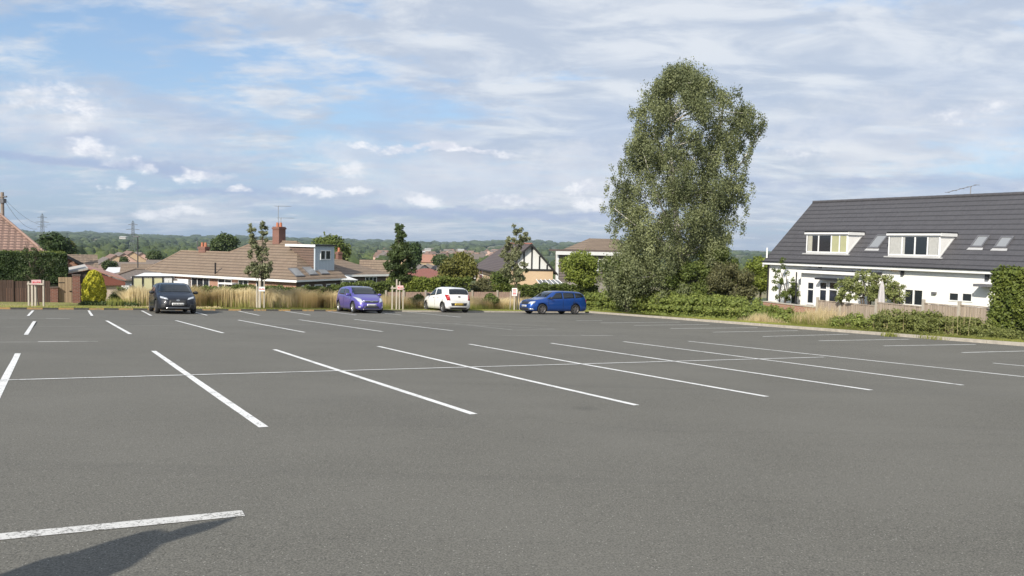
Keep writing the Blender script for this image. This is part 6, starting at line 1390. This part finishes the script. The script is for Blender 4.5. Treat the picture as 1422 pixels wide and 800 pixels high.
tc = N.new('ShaderNodeTexCoord').outputs['Generated']; sp = N.new('ShaderNodeSeparateXYZ'); Lk.new(tc, sp.inputs[0]); X_, Y_, Z_ = sp.outputs
zc = wm('MAXIMUM', Z_, 0.); den = wm('ADD', zc, .17)
cv = N.new('ShaderNodeCombineXYZ'); Lk.new(wm('DIVIDE', X_, den), cv.inputs[0]); Lk.new(wm('DIVIDE', Y_, den), cv.inputs[1]); P = cv.outputs[0]     # point on a flat cloud layer
# direction space for low cumulus: azimuth and elevation
azn = N.new('ShaderNodeMath'); azn.operation = 'ARCTAN2'; Lk.new(X_, azn.inputs[0]); Lk.new(Y_, azn.inputs[1]); AZn = azn.outputs[0]
cv2 = N.new('ShaderNodeCombineXYZ'); Lk.new(AZn, cv2.inputs[0]); Lk.new(Z_, cv2.inputs[1]); D2 = cv2.outputs[0]
SKYCLR = sky.outputs[0]
clr = wmix(wr(Z_, .0, .22, .55, .0), wmix(.25, SKYCLR, (3.1, 4.9, 7.8)), (2.55, 3.65, 5.2))     # paler air near the horizon
# broad stratocumulus sheet
n1 = wn(P, .62, 7., .56, .25, (3.1, 1.4, 0), (1., 1.25, 1), .35); n2 = wn(P, 1.9, 6., .6, .3, (7.7, 2.2, 0), (1., 1.5, 1), .3)
n3 = wn(P, 5.5, 5., .6, .2, (1.2, 6.1, 0), (1., 1.4, 1), .3)
cov = wm('ADD', wm('ADD', wm('MULTIPLY', n1, .46), wm('MULTIPLY', n2, .32)), wm('MULTIPLY', n3, .22))
bias = wr(AZn, -.5, .25, -.005, .075)
hb = wr(Z_, .12, .32, .0, .02)
sheetm = wr(wm('ADD', wm('ADD', cov, bias), hb), .455, .57)
shade = wn(P, 2.4, 6., .62, .4, (1.7, 9.2, 0), (1, 1.7, 1), .3)
ccol = wmix(wr(shade, .38, .64), (3.8, 4.25, 5.05), (5.7, 5.9, 6.2))
c1 = wmix(wm('MULTIPLY', sheetm, .88), clr, ccol)
# grey-blue bank low in the sky
bankn = wn(D2, 4.0, 6., .6, .2, (2.2, 5.1, 0), (1, 5.5, 1)); bandm = wm('MULTIPLY', wr(Z_, .015, .07), wr(Z_, .24, .13))
c2 = wmix(wm('MULTIPLY', wm('MULTIPLY', wr(bankn, .40, .6), bandm), .6), c1, (3.2, 3.95, 5.3))
# cumulus puffs: soft-edged ellipses broken up by noise, bright tops and grey feet
pn1 = wn(D2, 22., 8., .68, .1, (0, 0, 0), (1, 1.5, 1)); pn2 = wn(D2, 7., 4., .55, 0., (4., 2., 0), (1, 2, 1))
wa = wn(D2, 11., 4., .6, 0., (8., 3., 0), (1, 1.8, 1)); wb = wn(D2, 13., 4., .6, 0., (2., 9., 0), (1, 1.8, 1))
AW = wm('ADD', AZn, wm('MULTIPLY', wm('SUBTRACT', wa, .5), .13)); ZW = wm('ADD', Z_, wm('MULTIPLY', wm('SUBTRACT', wb, .5), .045))
def dirof(u, v): a, b, c = ray(u, v); l = math.sqrt(a*a+b*b+c*c); return math.atan2(a, b), c/l
def blobs(lst):
    tot = None
    for (u, v, ru, rv, amp) in lst:
        a0, z0 = dirof(u, v); ra = ru/F_PX; rz2 = rv/F_PX
        dx = wm('DIVIDE', wm('SUBTRACT', AW, a0), ra); dz = wm('DIVIDE', wm('SUBTRACT', ZW, z0), rz2)
        f = wm('MULTIPLY', wm('SUBTRACT', 1.25, wm('ADD', wm('MULTIPLY', dx, dx), wm('MULTIPLY', dz, dz))), amp)
        tot = f if tot is None else wm('MAXIMUM', tot, f)
    return wm('MAXIMUM', tot, -1.2)
nz_ = wm('SUBTRACT', pn1, .5)
body = wr(wm('ADD', blobs([(640, 248, 210, 44, .9), (860, 245, 170, 52, .9), (500, 215, 120, 26, .6), (90, 170, 100, 55, .7), (220, 200, 110, 24, .6), (250, 292, 90, 16, .6), (1250, 190, 230, 60, .6)]), wm('MULTIPLY', nz_, 2.2)), -.1, 1.1)
c25 = wmix(wm('MULTIPLY', body, .6), c2, wmix(wr(pn2, .35, .65), (4.5, 4.85, 5.6), (5.9, 6.05, 6.4)))
dk = wr(wm('ADD', blobs([(90, 226, 200, 9, .9), (660, 297, 300, 9, .9), (300, 268, 120, 7, .7), (1240, 255, 220, 12, .6), (120, 192, 60, 12, .5)]), wm('MULTIPLY', nz_, 1.6)), -.1, 1.2)
c27 = wmix(wm('MULTIPLY', dk, .7), c25, (2.75, 3.4, 4.95))
pf = wr(wm('ADD', blobs([(85, 140, 46, 22, .7), (110, 205, 34, 13, .9), (150, 226, 30, 8, .7), (158, 258, 14, 8, 1.), (185, 237, 20, 8, .8), (278, 241, 22, 9, 1.), (300, 247, 22, 7, .8), (330, 267, 18, 5, .9), (205, 293, 26, 8, .8), (245, 291, 22, 9, .8), (425, 266, 26, 7, .85), (452, 270, 20, 7, .7), (490, 266, 24, 6, .8), (585, 275, 30, 10, .9), (600, 207, 120, 5, 1.), (690, 279, 34, 8, .7), (735, 276, 34, 9, .8), (800, 260, 24, 12, .9), (815, 282, 28, 12, .7), (500, 235, 30, 8, .4), (1345, 155, 40, 14, .5), (1100, 215, 40, 8, .4)]), wm('MULTIPLY', nz_, 3.8)), -.1, 1.5)
pcol = wmix(wr(wm('ADD', pn1, wm('MULTIPLY', wm('SUBTRACT', pn2, .5), .5)), .40, .60), (5.3, 5.5, 6.2), (7.1, 7.15, 7.4))
c3 = wmix(wm('MULTIPLY', pf, .9), c27, pcol)
Lk.new(c3, bg.inputs[0])
# air
hz = MB(); hz.box(-9700, 9700, -9700, 9700, -60, 95); hzo = hz.build('haze', [], None, kind='stuff')
hm = bpy.data.materials.new('haze_air'); hm.use_nodes = True; hn = hm.node_tree.nodes; hn.remove(hn['Principled BSDF']); pv = hn.new('ShaderNodeVolumePrincipled'); pv.inputs['Color'].default_value = (.66, .80, .97, 1); pv.inputs['Density'].default_value = HAZE = .00009; pv.inputs['Anisotropy'].default_value = .2
hm.node_tree.links.new(pv.outputs[0], hn['Material Output'].inputs['Volume']); hzo.data.materials.append(hm)
# ------------------------------------------------------------------ CAMERA
cam = bpy.data.cameras.new('camera'); cam.sensor_width = 36; cam.lens = F_PX/1422*36; cam.clip_start = .1; cam.clip_end = 30000
co = bpy.data.objects.new('camera', cam); COL.objects.link(co)
cp, sp_ = math.cos(PITCH), math.sin(PITCH)
fwd = Vector((0, cp, -sp_)); upv = Vector((0, sp_, cp)); rt = Vector((1, 0, 0))
c_, s_ = math.cos(ROLL), math.sin(ROLL)
r2 = rt*c_+upv*s_; u2 = upv*c_-rt*s_
co.matrix_world = Matrix.Translation((0, 0, CAMH))@Matrix((r2, u2, -fwd)).transposed().to_4x4()
SC.camera = co
SC.view_settings.view_transform = 'Standard'; SC.view_settings.look = 'None'; SC.view_settings.exposure = 0.25; SC.view_settings.gamma = 1; SC.view_settings.use_curve_mapping = False
SC.render.engine = 'CYCLES'; SC.cycles.use_denoising = True; SC.cycles.max_bounces = 6; SC.cycles.diffuse_bounces = 3; SC.cycles.transparent_max_bounces = 6; SC.cycles.volume_bounces = 0
